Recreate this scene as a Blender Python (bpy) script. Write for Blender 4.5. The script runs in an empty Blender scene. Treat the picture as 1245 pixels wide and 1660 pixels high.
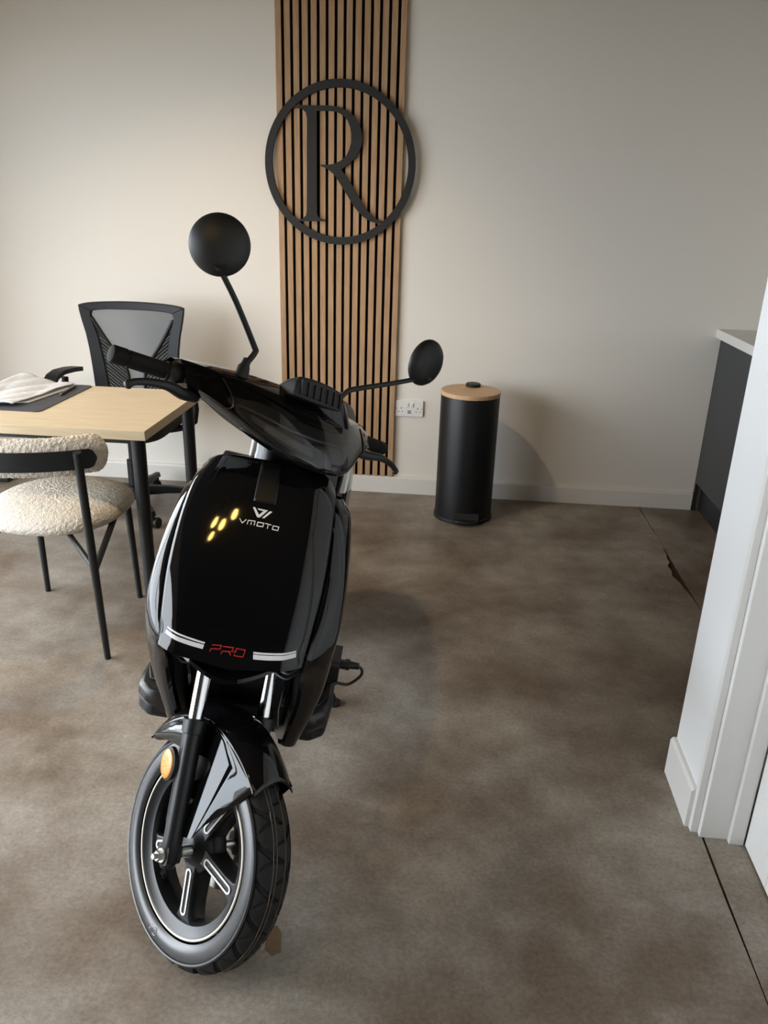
import bpy, bmesh, math, random
from mathutils import Vector, Matrix, noise
random.seed(7)
C = bpy.context.scene.collection
PI = math.pi

# ------------------------------------------------------------------ camera
W_, H_ = 1245, 1660
FPX = 1271.45
cam_d = bpy.data.cameras.new('camera')
cam = bpy.data.objects.new('camera', cam_d); C.objects.link(cam)
cam_d.sensor_fit = 'VERTICAL'; cam_d.sensor_height = 36.0; cam_d.sensor_width = 27.0
cam_d.lens = FPX / H_ * 36.0
cam_d.clip_start = 0.02
cr = Vector((0.99542971, 0.09140707, 0.02764864))
cu = Vector((-0.05887516, 0.35945599, 0.93130291))
cf = Vector((-0.0751892, 0.9286744, -0.36319477))
cam.matrix_world = Matrix(((cr.x, cu.x, -cf.x, 0.589245), (cr.y, cu.y, -cf.y, -4.07117),
                           (cr.z, cu.z, -cf.z, 1.470307), (0, 0, 0, 1)))
bpy.context.scene.camera = cam

# ------------------------------------------------------------------ world, lights, exposure
vs = bpy.context.scene.view_settings
vs.view_transform = 'Standard'; vs.look = 'None'; vs.gamma = 1.0; vs.use_curve_mapping = False
vs.exposure = 0.0
sc_ = bpy.context.scene
try:
    sc_.cycles.max_bounces = 10; sc_.cycles.diffuse_bounces = 5; sc_.cycles.glossy_bounces = 5
    sc_.cycles.transparent_max_bounces = 12; sc_.cycles.sample_clamp_indirect = 6.0
    sc_.cycles.use_denoising = True
    sc_.cycles.caustics_reflective = False; sc_.cycles.caustics_refractive = False
except Exception:
    pass
world = bpy.data.worlds.new('World'); sc_.world = world; world.use_nodes = True
wn = world.node_tree; wn.nodes.clear()
wo = wn.nodes.new('ShaderNodeOutputWorld'); wb = wn.nodes.new('ShaderNodeBackground')
wt = wn.nodes.new('ShaderNodeTexCoord'); wsx = wn.nodes.new('ShaderNodeSeparateXYZ')
wr = wn.nodes.new('ShaderNodeValToRGB')
wr.color_ramp.elements[0].position = 0.0; wr.color_ramp.elements[0].color = (.78, .86, .95, 1)
wr.color_ramp.elements[1].position = 0.55; wr.color_ramp.elements[1].color = (.95, .98, 1.0, 1)
wn.links.new(wt.outputs['Generated'], wsx.inputs[0]); wn.links.new(wsx.outputs['Z'], wr.inputs[0])
wn.links.new(wr.outputs[0], wb.inputs[0]); wb.inputs[1].default_value = 13.0
wn.links.new(wb.outputs[0], wo.inputs[0])

def area_light(name, loc, rot, sx, sy, power, col, portal=False):
    l = bpy.data.lights.new(name, 'AREA'); l.shape = 'RECTANGLE'; l.size = sx; l.size_y = sy
    l.energy = power; l.color = col
    o = bpy.data.objects.new(name, l); C.objects.link(o); o.location = loc; o.rotation_euler = rot
    if portal: l.cycles.is_portal = True
    return o
XL = -2.2          # left wall, glazed shop front
YF = -6.6          # wall behind the viewpoint
ZC = 2.62
WIN = (-4.9, -0.95, 0.03, 2.08)     # shop window y0,y1,z0,z1
# daylight through the shop window: portal so the sky is sampled through the glass
area_light('window_daylight', (XL - .12, (WIN[0]+WIN[1])/2, (WIN[2]+WIN[3])/2), (0, -PI/2, 0),
           WIN[3]-WIN[2], WIN[1]-WIN[0], 1.0, (1, 1, 1), portal=True)

# ------------------------------------------------------------------ materials
def lin(c):
    return tuple((x/12.92 if x <= .04045 else ((x+.055)/1.055)**2.4) for x in c)
def srgb(r, g, b): return lin((r/255, g/255, b/255)) + (1,)
def mat(name, col, rough=.5, metal=0.0, spec=.5, coat=0.0):
    m = bpy.data.materials.new(name); m.use_nodes = True
    b = m.node_tree.nodes['Principled BSDF']
    b.inputs['Base Color'].default_value = col if len(col) == 4 else col + (1,)
    b.inputs['Roughness'].default_value = rough; b.inputs['Metallic'].default_value = metal
    b.inputs['Specular IOR Level'].default_value = spec
    if coat: b.inputs['Coat Weight'].default_value = coat; b.inputs['Coat Roughness'].default_value = .03
    return m
def nodes(m): return m.node_tree.nodes, m.node_tree.links, m.node_tree.nodes['Principled BSDF']
def add_noise(m, c1, c2, scale, detail=4, stretch=(1, 1, 1), p0=.35, p1=.65, rough=.55):
    n, l, b = nodes(m)
    tc = n.new('ShaderNodeTexCoord'); mp = n.new('ShaderNodeMapping'); mp.inputs['Scale'].default_value = stretch
    nz = n.new('ShaderNodeTexNoise'); nz.inputs['Scale'].default_value = scale; nz.inputs['Detail'].default_value = detail
    nz.inputs['Roughness'].default_value = rough
    rp = n.new('ShaderNodeValToRGB'); rp.color_ramp.elements[0].position = p0; rp.color_ramp.elements[1].position = p1
    rp.color_ramp.elements[0].color = c1; rp.color_ramp.elements[1].color = c2
    l.new(tc.outputs['Object'], mp.inputs[0]); l.new(mp.outputs[0], nz.inputs[0]); l.new(nz.outputs[0], rp.inputs[0])
    l.new(rp.outputs[0], b.inputs['Base Color'])
    return nz, rp
def add_bump(m, scale, strength, dist=.001, detail=3, stretch=(1, 1, 1), kind='noise'):
    n, l, b = nodes(m)
    tc = n.new('ShaderNodeTexCoord'); mp = n.new('ShaderNodeMapping'); mp.inputs['Scale'].default_value = stretch
    if kind == 'noise':
        nz = n.new('ShaderNodeTexNoise'); nz.inputs['Detail'].default_value = detail
    else:
        nz = n.new('ShaderNodeTexVoronoi')
    nz.inputs['Scale'].default_value = scale
    bp = n.new('ShaderNodeBump'); bp.inputs['Strength'].default_value = strength; bp.inputs['Distance'].default_value = dist
    l.new(tc.outputs['Object'], mp.inputs[0]); l.new(mp.outputs[0], nz.inputs[0])
    l.new(nz.outputs[0], bp.inputs['Height']); l.new(bp.outputs[0], b.inputs['Normal'])
def see_through(name, col, alpha, rough=.03, spec=.5):
    """thin sheet: part plain see-through, part glossy surface"""
    m = bpy.data.materials.new(name); m.use_nodes = True
    n, l = m.node_tree.nodes, m.node_tree.links
    b = n['Principled BSDF']; b.inputs['Base Color'].default_value = col; b.inputs['Roughness'].default_value = rough
    b.inputs['Specular IOR Level'].default_value = spec
    t = n.new('ShaderNodeBsdfTransparent'); mx = n.new('ShaderNodeMixShader'); mx.inputs[0].default_value = alpha
    l.new(t.outputs[0], mx.inputs[1]); l.new(b.outputs[0], mx.inputs[2])
    l.new(mx.outputs[0], n['Material Output'].inputs[0])
    return m

M = {}
M['wall'] = mat('wall_paint', srgb(232, 226, 216), .75, spec=.25); add_bump(M['wall'], 180, .08, .001)
M['trimwhite'] = mat('white_gloss_trim', srgb(230, 230, 228), .38)
M['skirt'] = mat('skirting_paint', srgb(226, 222, 214), .45)
M['ceiling'] = mat('charcoal_ceiling_paint', srgb(74, 73, 72), .8)
M['darkwall'] = mat('charcoal_wall_paint', srgb(62, 61, 60), .8)
M['black'] = mat('gloss_black_paint', (.003, .003, .0034), .045, spec=.44)
M['blacksoft'] = mat('satin_black_plastic', (.010, .0105, .011), .32)
M['matte'] = mat('matte_black_plastic', (.010, .0103, .0107), .5, spec=.38)
M['darkmetal'] = mat('powder_coated_black_metal', (.010, .0108, .0115), .42, spec=.4)
M['forkmetal'] = mat('black_painted_fork', (.0065, .0068, .0075), .38, spec=.45)
M['rim'] = mat('dark_grey_wheel_alloy', (.009, .0095, .0105), .34, metal=.15)
M['hub'] = mat('black_wheel_hub', (.0085, .009, .010), .4, spec=.4)
M['rubber'] = mat('tyre_rubber', (.018, .0188, .021), .36, spec=.75)
M['tread'] = mat('tyre_tread_rubber', (.009, .0088, .0086), .66, spec=.3)
M['griprubber'] = mat('black_grip_rubber', (.009, .009, .009), .72, spec=.2)
M['lampbed'] = mat('lamp_housing_grey', (.11, .11, .112), .35)
M['patchbrown'] = see_through('translucent_brown', srgb(140, 112, 76), .38, .3)
M['chrome'] = mat('chrome', (.8, .8, .8), .08, metal=1.0)
M['steel'] = mat('zinc_steel', (.62, .6, .56), .28, metal=1.0)
M['whiteline'] = mat('white_print', srgb(236, 236, 232), .4)
M['stripe'] = mat('silver_white_sticker', srgb(225, 226, 228), .35)
M['redline'] = mat('red_print', srgb(176, 32, 34), .4)
M['rimline'] = mat('pale_gold_rim_tape', srgb(226, 218, 205), .35)
M['goldline'] = mat('thin_mould_line', srgb(120, 104, 76), .6)
M['tape'] = mat('dull_black_tape', (.006, .006, .006), .4, spec=.3)
M['amber'] = mat('amber_reflector', srgb(214, 138, 8), .25, spec=.7, coat=.4); add_bump(M['amber'], 420, .5, .001, kind='voronoi')
def clear_lens(name, tint):
    """clear tinted plastic: fresnel gloss over plain see-through"""
    m = bpy.data.materials.new(name); m.use_nodes = True
    n, l = m.node_tree.nodes, m.node_tree.links
    n.remove(n['Principled BSDF'])
    t = n.new('ShaderNodeBsdfTransparent'); t.inputs[0].default_value = tint
    gl = n.new('ShaderNodeBsdfGlossy'); gl.inputs['Roughness'].default_value = .03
    fr = n.new('ShaderNodeFresnel'); fr.inputs[0].default_value = 1.58
    mx = n.new('ShaderNodeMixShader')
    l.new(fr.outputs[0], mx.inputs[0]); l.new(t.outputs[0], mx.inputs[1]); l.new(gl.outputs[0], mx.inputs[2])
    l.new(mx.outputs[0], n['Material Output'].inputs[0])
    return m
M['lens'] = clear_lens('smoked_lens', (.52, .52, .53, 1))
M['lampgrey'] = mat('lamp_reflector_grey', (.32, .33, .34), .22, metal=.3)
M['lampdark'] = mat('lamp_housing_dark', (.010, .010, .011), .3)
M['mirror'] = mat('mirror_glass', (.85, .87, .88), .02, metal=1.0)
M['trimreflect'] = mat('painted_trim_reflection', srgb(206, 204, 198), .4)  # bright wall mirrored in the gloss inner trim, put in as pale colour
M['oak'] = mat('oak_veneer_slat', srgb(180, 146, 110), .55, spec=.3)
add_noise(M['oak'], srgb(168, 134, 100), srgb(188, 153, 118), 14, 6, (6, 6, .5))
M['felt'] = mat('black_acoustic_felt', (.006, .005, .004), .95, spec=.1)
M['signblack'] = mat('black_painted_sign', (.018, .0175, .016), .6, spec=.35)
M['desk'] = mat('light_oak_laminate', srgb(214, 190, 150), .45, spec=.35)
add_noise(M['desk'], srgb(200, 181, 148), srgb(217, 199, 168), 9, 6, (.6, 9, 9), .3, .7)
M['deskmat'] = mat('charcoal_desk_mat', srgb(66, 66, 72), .6)
M['paper'] = mat('newsprint', srgb(214, 214, 212), .8)
add_noise(M['paper'], srgb(196, 196, 196), srgb(222, 222, 220), 30, 3, (1, 5, 1), .3, .7)
M['sheet'] = mat('white_sheet', srgb(232, 240, 240), .7)
M['pen'] = mat('navy_pen', (.01, .014, .04), .25)
M['boucle'] = mat('cream_boucle', srgb(219, 212, 200), .95, spec=.1)
add_bump(M['boucle'], 260, .9, .0025, kind='voronoi')
M['officeblack'] = mat('office_chair_plastic', (.007, .0073, .008), .5, spec=.3)
M['mesh'] = see_through('grey_backrest_mesh', srgb(80, 88, 96), .72, .9, spec=.1)
M['officeseat'] = mat('black_seat_fabric', (.009, .009, .0095), .85)
M['binblack'] = mat('satin_black_steel', (.0045, .0047, .0052), .42, spec=.35)
M['bamboo'] = mat('bamboo_lid_wood', srgb(196, 160, 122), .5)
add_noise(M['bamboo'], srgb(188, 152, 114), srgb(206, 172, 134), 20, 4, (1, 8, 1))
M['socket'] = mat('white_socket_plastic', srgb(236, 234, 230), .3)
M['hole'] = mat('dark_slot', (.01, .01, .01), .7)
M['cab'] = mat('charcoal_cabinet_front', srgb(60, 63, 63), .5)
M['cabdark'] = mat('dark_plinth', srgb(36, 38, 42), .5)
M['worktop'] = mat('pale_worktop', srgb(226, 224, 218), .35)
M['bulb'] = bpy.data.materials.new('warm_bulb'); M['bulb'].use_nodes = True
_b = M['bulb'].node_tree.nodes['Principled BSDF']; _b.inputs['Emission Color'].default_value = (1, .62, .16, 1); _b.inputs['Emission Strength'].default_value = 60
M['glass'] = see_through('window_glass', (.8, .85, .85, 1), .04, .0)
M['paving'] = mat('pavement', srgb(135, 135, 133), .9)
M['wallwhite'] = mat('cool_white_paint', srgb(233, 235, 236), .6, spec=.3)
M['spot'] = bpy.data.materials.new('warm_downlight'); M['spot'].use_nodes = True
_b = M['spot'].node_tree.nodes['Principled BSDF']; _b.inputs['Emission Color'].default_value = (1, .72, .38, 1); _b.inputs['Emission Strength'].default_value = 12

# floor: mottled concrete look vinyl
def floor_material():
    m = mat('concrete_look_vinyl', (.2, .18, .16, 1), .42, spec=.35)
    n, l, b = nodes(m)
    tc = n.new('ShaderNodeTexCoord')
    def nz(scale, detail, rough, stretch=(1, 1, 1)):
        mp = n.new('ShaderNodeMapping'); mp.inputs['Scale'].default_value = stretch
        x = n.new('ShaderNodeTexNoise'); x.inputs['Scale'].default_value = scale
        x.inputs['Detail'].default_value = detail; x.inputs['Roughness'].default_value = rough
        l.new(tc.outputs['Object'], mp.inputs[0]); l.new(mp.outputs[0], x.inputs[0]); return x
    big = nz(2.6, 4, .55); mid = nz(9, 7, .7, (1, 1.2, 1)); fine = nz(85, 7, .8, (1, 1.15, 1))
    r1 = n.new('ShaderNodeValToRGB'); r1.color_ramp.elements[0].position = .36; r1.color_ramp.elements[1].position = .66
    r1.color_ramp.elements[0].color = srgb(108, 95, 82); r1.color_ramp.elements[1].color = srgb(150, 143, 133)
    r2 = n.new('ShaderNodeValToRGB'); r2.color_ramp.elements[0].position = .3; r2.color_ramp.elements[1].position = .7
    r2.color_ramp.elements[0].color = (.36, .34, .32, 1); r2.color_ramp.elements[1].color = (.62, .62, .62, 1)
    r3 = n.new('ShaderNodeValToRGB'); r3.color_ramp.elements[0].position = .36; r3.color_ramp.elements[1].position = .64
    r3.color_ramp.elements[0].color = (.30, .30, .30, 1); r3.color_ramp.elements[1].color = (.72, .72, .72, 1)
    l.new(big.outputs[0], r1.inputs[0]); l.new(mid.outputs[0], r2.inputs[0]); l.new(fine.outputs[0], r3.inputs[0])
    def mix(a, c, f, mode):
        x = n.new('ShaderNodeMix'); x.data_type = 'RGBA'; x.blend_type = mode; x.inputs[0].default_value = f
        l.new(a, x.inputs[6]); l.new(c, x.inputs[7]); return x.outputs[2]
    o = mix(r1.outputs[0], r2.outputs[0], .7, 'OVERLAY'); o = mix(o, r3.outputs[0], .55, 'OVERLAY')
    l.new(o, b.inputs['Base Color'])
    bp = n.new('ShaderNodeBump'); bp.inputs['Strength'].default_value = .12; bp.inputs['Distance'].default_value = .001
    l.new(fine.outputs[0], bp.inputs['Height']); l.new(bp.outputs[0], b.inputs['Normal'])
    return m
M['floor'] = floor_material()
M['subfloor'] = mat('brown_subfloor', srgb(62, 46, 34), .9)

# ------------------------------------------------------------------ helpers
class G:
    def __init__(self, xf=None): self.v = []; self.f = []; self.xf = xf or (lambda *q: Vector(q))
    def add(self, vs, fs):
        k = len(self.v); self.v += [Vector(self.xf(*q)) for q in vs]; self.f += [tuple(i+k for i in f) for f in fs]; return self
    def grid(self, rows, closed_u=False, closed_v=False, cap=False):
        n, m = len(rows), len(rows[0]); fs = []
        for i in range(n if closed_v else n-1):
            for j in range(m if closed_u else m-1):
                a, b = i, (i+1) % n; c, d = j, (j+1) % m
                fs.append((a*m+c, a*m+d, b*m+d, b*m+c))
        if cap:
            fs.append(tuple(range(m-1, -1, -1))); fs.append(tuple((n-1)*m+j for j in range(m)))
        return self.add([q for r in rows for q in r], fs)
    def box(self, x0, x1, y0, y1, z0, z1):
        vs = [(x, y, z) for z in (z0, z1) for y in (y0, y1) for x in (x0, x1)]
        return self.add(vs, [(0, 2, 3, 1), (4, 5, 7, 6), (0, 1, 5, 4), (2, 6, 7, 3), (0, 4, 6, 2), (1, 3, 7, 5)])
    def prism(self, poly, d0, d1, mp=None):
        """poly of 2D points extruded between d0 and d1; mp(x, y, d) places it"""
        mp = mp or (lambda x, y, d: (x, y, d)); n = len(poly)
        vs = [mp(x, y, d0) for x, y in poly] + [mp(x, y, d1) for x, y in poly]
        fs = [tuple(range(n-1, -1, -1)), tuple(range(n, 2*n))] + [(i, (i+1) % n, n+(i+1) % n, n+i) for i in range(n)]
        return self.add(vs, fs)
    def tube(self, pts, rad, n=12, cap=True, sub=0):
        """round bar along points (in the mapped space)"""
        P = [Vector(self.xf(*q)) for q in pts]
        R_ = rad if isinstance(rad, (list, tuple)) else [rad]*len(P)
        if sub:
            Q = []; S_ = []
            for i in range(len(P)-1):
                p0 = P[max(i-1, 0)]; p1 = P[i]; p2 = P[i+1]; p3 = P[min(i+2, len(P)-1)]
                for k in range(sub):
                    t = k/sub
                    Q.append(.5*((2*p1)+(p2-p0)*t+(2*p0-5*p1+4*p2-p3)*t*t+(3*p1-p0-3*p2+p3)*t**3)); S_.append(R_[i]*(1-t)+R_[i+1]*t)
            Q.append(P[-1]); S_.append(R_[-1]); P, R_ = Q, S_
        k0 = len(self.v); up = None
        for i, q in enumerate(P):
            d = (P[min(i+1, len(P)-1)]-P[max(i-1, 0)]).normalized()
            if up is None:
                up = Vector((0, 0, 1)) if abs(d.z) < .9 else Vector((1, 0, 0))
            x = d.cross(up); x.normalize(); y = x.cross(d); y.normalize(); up = y
            for j in range(n):
                a = 2*PI*j/n; self.v.append(q+(x*math.cos(a)+y*math.sin(a))*R_[i])
        for i in range(len(P)-1):
            for j in range(n):
                self.f.append((k0+i*n+j, k0+i*n+(j+1) % n, k0+(i+1)*n+(j+1) % n, k0+(i+1)*n+j))
        if cap:
            self.f.append(tuple(k0+j for j in range(n-1, -1, -1))); e = k0+(len(P)-1)*n; self.f.append(tuple(e+j for j in range(n)))
        return self
    def lathe(self, prof, o, ax, n=40, cap=True):
        """profile (radius, height) turned about axis ax through o (in world space)"""
        o = Vector(o); ax = Vector(ax).normalized(); t = Vector((0, 0, 1)) if abs(ax.z) < .9 else Vector((1, 0, 0))
        x = ax.cross(t).normalized(); y = ax.cross(x); k = len(self.v); m = len(prof)
        for j in range(n):
            a = 2*PI*j/n
            for r, h in prof: self.v.append(o+ax*h+(x*math.cos(a)+y*math.sin(a))*r)
        for j in range(n):
            for i in range(m-1):
                self.f.append((k+j*m+i, k+((j+1) % n)*m+i, k+((j+1) % n)*m+i+1, k+j*m+i+1))
        if cap:
            if prof[0][0] > 1e-6: self.f.append(tuple(k+j*m for j in range(n)))
            if prof[-1][0] > 1e-6: self.f.append(tuple(k+j*m+m-1 for j in range(n-1, -1, -1)))
        return self
    def build(self, name, m, parent=None, smooth=True, bevel=0, subsurf=0, solid=0, angle=40, seg=2, off=-1):
        org = world_loc(parent)
        me = bpy.data.meshes.new(name); me.from_pydata([q-org for q in self.v], [], self.f); me.validate()
        bm = bmesh.new(); bm.from_mesh(me); bmesh.ops.remove_doubles(bm, verts=bm.verts, dist=1e-6)
        bmesh.ops.recalc_face_normals(bm, faces=bm.faces); bm.to_mesh(me); bm.free()
        me.materials.append(m)
        o = bpy.data.objects.new(name, me); C.objects.link(o)
        if parent: o.parent = parent
        if solid: s = o.modifiers.new('solid', 'SOLIDIFY'); s.thickness = solid; s.offset = off
        if bevel:
            s = o.modifiers.new('bevel', 'BEVEL'); s.width = bevel; s.segments = seg; s.limit_method = 'ANGLE'; s.angle_limit = math.radians(35)
        if subsurf: s = o.modifiers.new('sub', 'SUBSURF'); s.levels = subsurf; s.render_levels = subsurf
        if smooth:
            for pl in me.polygons: pl.use_smooth = True
            if not subsurf:
                try: me.set_sharp_from_angle(angle=math.radians(angle))
                except Exception: pass
        return o
def world_loc(o):
    r = Vector((0, 0, 0))
    while o is not None: r += o.location; o = o.parent
    return r
def tag(o, label, cat, group=None):
    o['label'] = label; o['category'] = cat
    if group: o['group'] = group
    return o
def thing(name, loc, label, cat, group=None):
    o = bpy.data.objects.new(name, None); C.objects.link(o); o.location = loc; o.empty_display_size = .1
    return tag(o, label, cat, group)
def struct(o): o['kind'] = 'structure'; return o
def rrect(x0, x1, y0, y1, r, n=5):
    P = []
    for cx, cy, a0 in ((x1-r, y1-r, 0), (x0+r, y1-r, 90), (x0+r, y0+r, 180), (x1-r, y0+r, 270)):
        for k in range(n+1):
            a = math.radians(a0+90*k/n); P.append((cx+r*math.cos(a), cy+r*math.sin(a)))
    return P
def interp(keys, x):
    n = len(keys); i = n-2
    for k in range(n-1):
        if x <= keys[k+1][0]: i = k; break
    x0, x1 = keys[i][0], keys[i+1][0]; t = (x-x0)/(x1-x0); h = x1-x0; out = []
    for d in range(1, len(keys[0])):
        def sl(j):
            a, b = max(j-1, 0), min(j+1, n-1); return (keys[b][d]-keys[a][d])/(keys[b][0]-keys[a][0])
        m0, m1 = sl(i)*h, sl(i+1)*h; p0, p1 = keys[i][d], keys[i+1][d]
        out.append((2*t**3-3*t*t+1)*p0+(t**3-2*t*t+t)*m0+(-2*t**3+3*t*t)*p1+(t**3-t*t)*m1)
    return out

# ------------------------------------------------------------------ setting
SX = 1.638     # seam between the two floor sheets
g = G()
ys = [-.0 - .05*i for i in range(0, 133)]
edge = []
for y in ys:
    wob = .003*math.sin(y*9)+.002*math.sin(y*23)
    lift = .012*math.exp(-((y+.84)/.17)**2)*(1 if y < 0 else 0)
    edge.append((SX+wob-.034*math.exp(-((y+.86)/.17)**2)*(1+.25*math.sin(y*60))-.003, y, .002+lift))
rows = []
for i, (x, y, z) in enumerate(edge):
    if y < -2.15: x = 1.2915+.0022*math.sin(y*8)
    rows.append([(-2.45, y, 0.0), (x-.16, y, 0.0005), (x-.05, y, .0008+(z-.002)*.25), (x, y, z), (x, y, z-.002)])
g.grid(rows)
g2 = struct(g.build('floor', M['floor'], smooth=True, angle=30))
g = G(); g.box(SX, 2.7, -2.15, .0, -.003, .0012); g.box(1.2965, 2.7, YF, -2.15, -.003, .0012)
struct(g.build('floor', M['floor'], smooth=False))
g = G(); g.box(-2.5, 2.7, YF, 0, -.06, -.004); struct(g.build('floor', M['subfloor'], smooth=False))
g = G(); g.box(XL-.3, 2.7, 0, .12, -.05, ZC); struct(g.build('wall_back', M['wall'], smooth=False))
g = G(); g.box(2.55, 2.7, YF, 0, -.05, ZC); struct(g.build('wall_kitchen', M['wall'], smooth=False))
g = G(); g.box(XL-.3, 2.7, YF-.12, YF, -.05, ZC); struct(g.build('wall_front', M['darkwall'], smooth=False))
g = G(); g.box(XL-.3, 2.7, YF-.12, .12, ZC, ZC+.1); struct(g.build('ceiling', M['ceiling'], smooth=False))
# left wall with the shop window opening
g = G()
x0, x1 = XL-.14, XL
g.box(x0, x1, YF, WIN[0], -.05, ZC); g.box(x0, x1, WIN[1], 0, -.05, ZC)
g.box(x0, x1, WIN[0], WIN[1], -.05, WIN[2]); g.box(x0, x1, WIN[0], WIN[1], WIN[3], ZC)
struct(g.build('wall_left', M['wall'], smooth=False))
g = G(); n_m = 3
for k in range(n_m+1):
    y = WIN[0]+(WIN[1]-WIN[0])*k/n_m; w = .03
    g.box(XL-.09, XL-.03, max(y-w, WIN[0]), min(y+w, WIN[1]), WIN[2], WIN[3])
g.box(XL-.09, XL-.03, WIN[0], WIN[1], WIN[2], WIN[2]+.06); g.box(XL-.09, XL-.03, WIN[0], WIN[1], WIN[3]-.06, WIN[3])
wf = struct(g.build('window_1', M['darkmetal'], smooth=False))
g = G(); g.box(XL-.062, XL-.058, WIN[0], WIN[1], WIN[2], WIN[3]); g.build('pane', M['glass'], wf, smooth=False)
# pavement outside
g = G(); g.box(-14, XL-.14, -14, 6, -.25, -.15); struct(g.build('ground_outside', M['paving'], smooth=False))

# partition on the right (end of it, doorway lining, door)
PX, PB = 1.272, -2.2
g = G(); g.box(PX, 1.40, -2.413, PB, -.05, ZC); g.box(PX, 1.40, -3.45, -2.413, 2.06, ZC); g.box(PX, 1.40, YF, -3.45, -.05, ZC)
struct(g.build('wall_right', M['wallwhite'], smooth=False))
g = G(); g.prism([(0, 0), (.016, 0), (.016, .112), (.010, .120), (0, .120)], -2.412, PB+.001, lambda x, z, y: (PX-x, y, z))
struct(g.build('baseboard_right', M['trimwhite'], smooth=False))
g = G(); g.box(1.266, 1.284, -2.430, -2.411, 0, 2.08)                 # architrave edge
struct(g.build('trim_1', M['trimwhite'], smooth=False, bevel=.002))
g = G(); g.box(1.284, 1.395, -2.446, -2.413, 0, 2.06); g.box(1.352, 1.388, -2.462, -2.446, 0, 2.04)   # lining and stop
g.box(1.284, 1.395, -3.45, -3.42, 0, 2.06); g.box(1.284, 1.395, -3.45, -2.413, 2.04, 2.07)
struct(g.build('trim_2', M['trimwhite'], smooth=False, bevel=.002))
g = G(); g.box(1.389, 1.425, -3.415, -2.466, .006, 2.035)
d1 = struct(g.build('door_1', M['trimwhite'], smooth=False, bevel=.002))
g = G()
for k in range(1, 7): g.box(1.3875, 1.3892, -2.466-.136*k-.003, -2.466-.136*k, .01, 2.03)
g.build('board_groove', M['skirt'], d1, smooth=False)
# skirting on the back wall
def skirting(x0, x1):
    g = G(); g.prism([(0, 0), (.018, 0), (.018, .085), (.014, .094), (0, .096)], x0, x1, lambda y, z, x: (x, -y, z)); return g
struct(skirting(XL, 1.905).build('baseboard_back', M['skirt'], smooth=False))

# ------------------------------------------------------------------ slatted wood panel and round sign on the back wall
P = thing('slat_panel', (0, -.011, .097), 'tall oak slat panel with black gaps fixed to the back wall behind the round sign', 'wall panel')
g = G(); g.box(-.300, .300, -.009, -.001, .097, 2.497); g.build('backing', M['felt'], P, smooth=False)
for k in range(15):
    x = -.300+.6*k/15+.0065*(k/14.0)*0
    cx = -.2865+.573*k/14
    g = G(); g.box(cx-.0135, cx+.0135, -.022, -.009, .097, 2.497); g.build('slat', M['oak'], P, smooth=False, bevel=.0008)
S = thing('round_wall_sign', (.003, -.023, 1.287), 'large black ring sign with a serif letter R on the slat panel', 'sign')
g = G(); n = 96; ro, ri = .3605, .326; rows = []
for y, r in ((-.0225, ro), (-.041, ro), (-.041, ri), (-.0225, ri)):
    rows.append([(.003+r*math.cos(2*PI*i/n), y, 1.6485+r*math.sin(2*PI*i/n)) for i in range(n)])
g.grid(rows, closed_u=True, closed_v=True); g.build('ring', M['signblack'], S, angle=30)
RP = [(-0.215, 1.895), (-0.181, 1.898), (-0.108, 1.897), (-0.053, 1.898), (-0.01, 1.894), (0.034, 1.88), (0.071, 1.855), (0.095, 1.823), (0.107, 1.787), (0.109, 1.761), (0.106, 1.734), (0.095, 1.707), (0.073, 1.676), (0.044, 1.649), (0.007, 1.625), (0.037, 1.598), (0.075, 1.54), (0.114, 1.482), (0.145, 1.441), (0.176, 1.414), (0.218, 1.397), (0.214, 1.39), (0.188, 1.391), (0.154, 1.399), (0.115, 1.422), (0.077, 1.46), (0.046, 1.505), (0.007, 1.562), (-0.023, 1.603), (-0.053, 1.626), (-0.068, 1.633), (-0.09, 1.641), (-0.087, 1.646), (-0.053, 1.646), (-0.023, 1.651), (0.007, 1.665), (0.033, 1.686), (0.047, 1.713), (0.056, 1.746), (0.056, 1.779), (0.051, 1.809), (0.038, 1.838), (0.016, 1.86), (-0.013, 1.873), (-0.046, 1.877), (-0.107, 1.875), (-0.108, 1.441), (-0.105, 1.42), (-0.095, 1.406), (-0.068, 1.398), (-0.068, 1.394), (-0.206, 1.39), (-0.206, 1.395), (-0.179, 1.402), (-0.161, 1.418), (-0.157, 1.439), (-0.153, 1.841), (-0.158, 1.867), (-0.178, 1.883), (-0.215, 1.889)]
g = G(); g.prism(RP, -.0405, -.0225, lambda x, z, y: (x, y, z)); g.build('letter', M['signblack'], S, smooth=False)

# ------------------------------------------------------------------ double socket
K = thing('wall_socket', (.379, 0, .432), 'white double switched wall socket between slat panel and bin', 'socket')
g = G(); g.prism(rrect(.3055, .4515, .434, .520, .005), -.0105, -.0005, lambda x, z, y: (x, y, z)); g.build('faceplate', M['socket'], K, bevel=.0015)
for sx in (.366, .391):
    g = G(); g.prism(rrect(sx-.008, sx+.008, .486, .508, .002), -.0150, -.0100, lambda x, z, y: (x, y, z)); g.build('switch', M['socket'], K, bevel=.001)
for cx, s in ((.3325, 1), (.4255, -1)):
    g = G()
    g.box(cx+.003*s-.0018, cx+.003*s+.0018, -.0112, -.0104, .474, .482)
    g.box(cx-.0125, cx-.0065, -.0112, -.0104, .458, .4615); g.box(cx+.0065, cx+.0125, -.0112, -.0104, .458, .4615)
    g.box(cx-.019*s-.002, cx-.019*s+.002, -.0110, -.0104, .4735, .4775)
    g.build('pin_holes', M['hole'], K, smooth=False)
g = G(); g.box(.370, .388, -.0112, -.0104, .460, .465); g.box(.370, .388, -.0112, -.0104, .451, .456); g.build('charging_ports', M['hole'], K, smooth=False)

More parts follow.
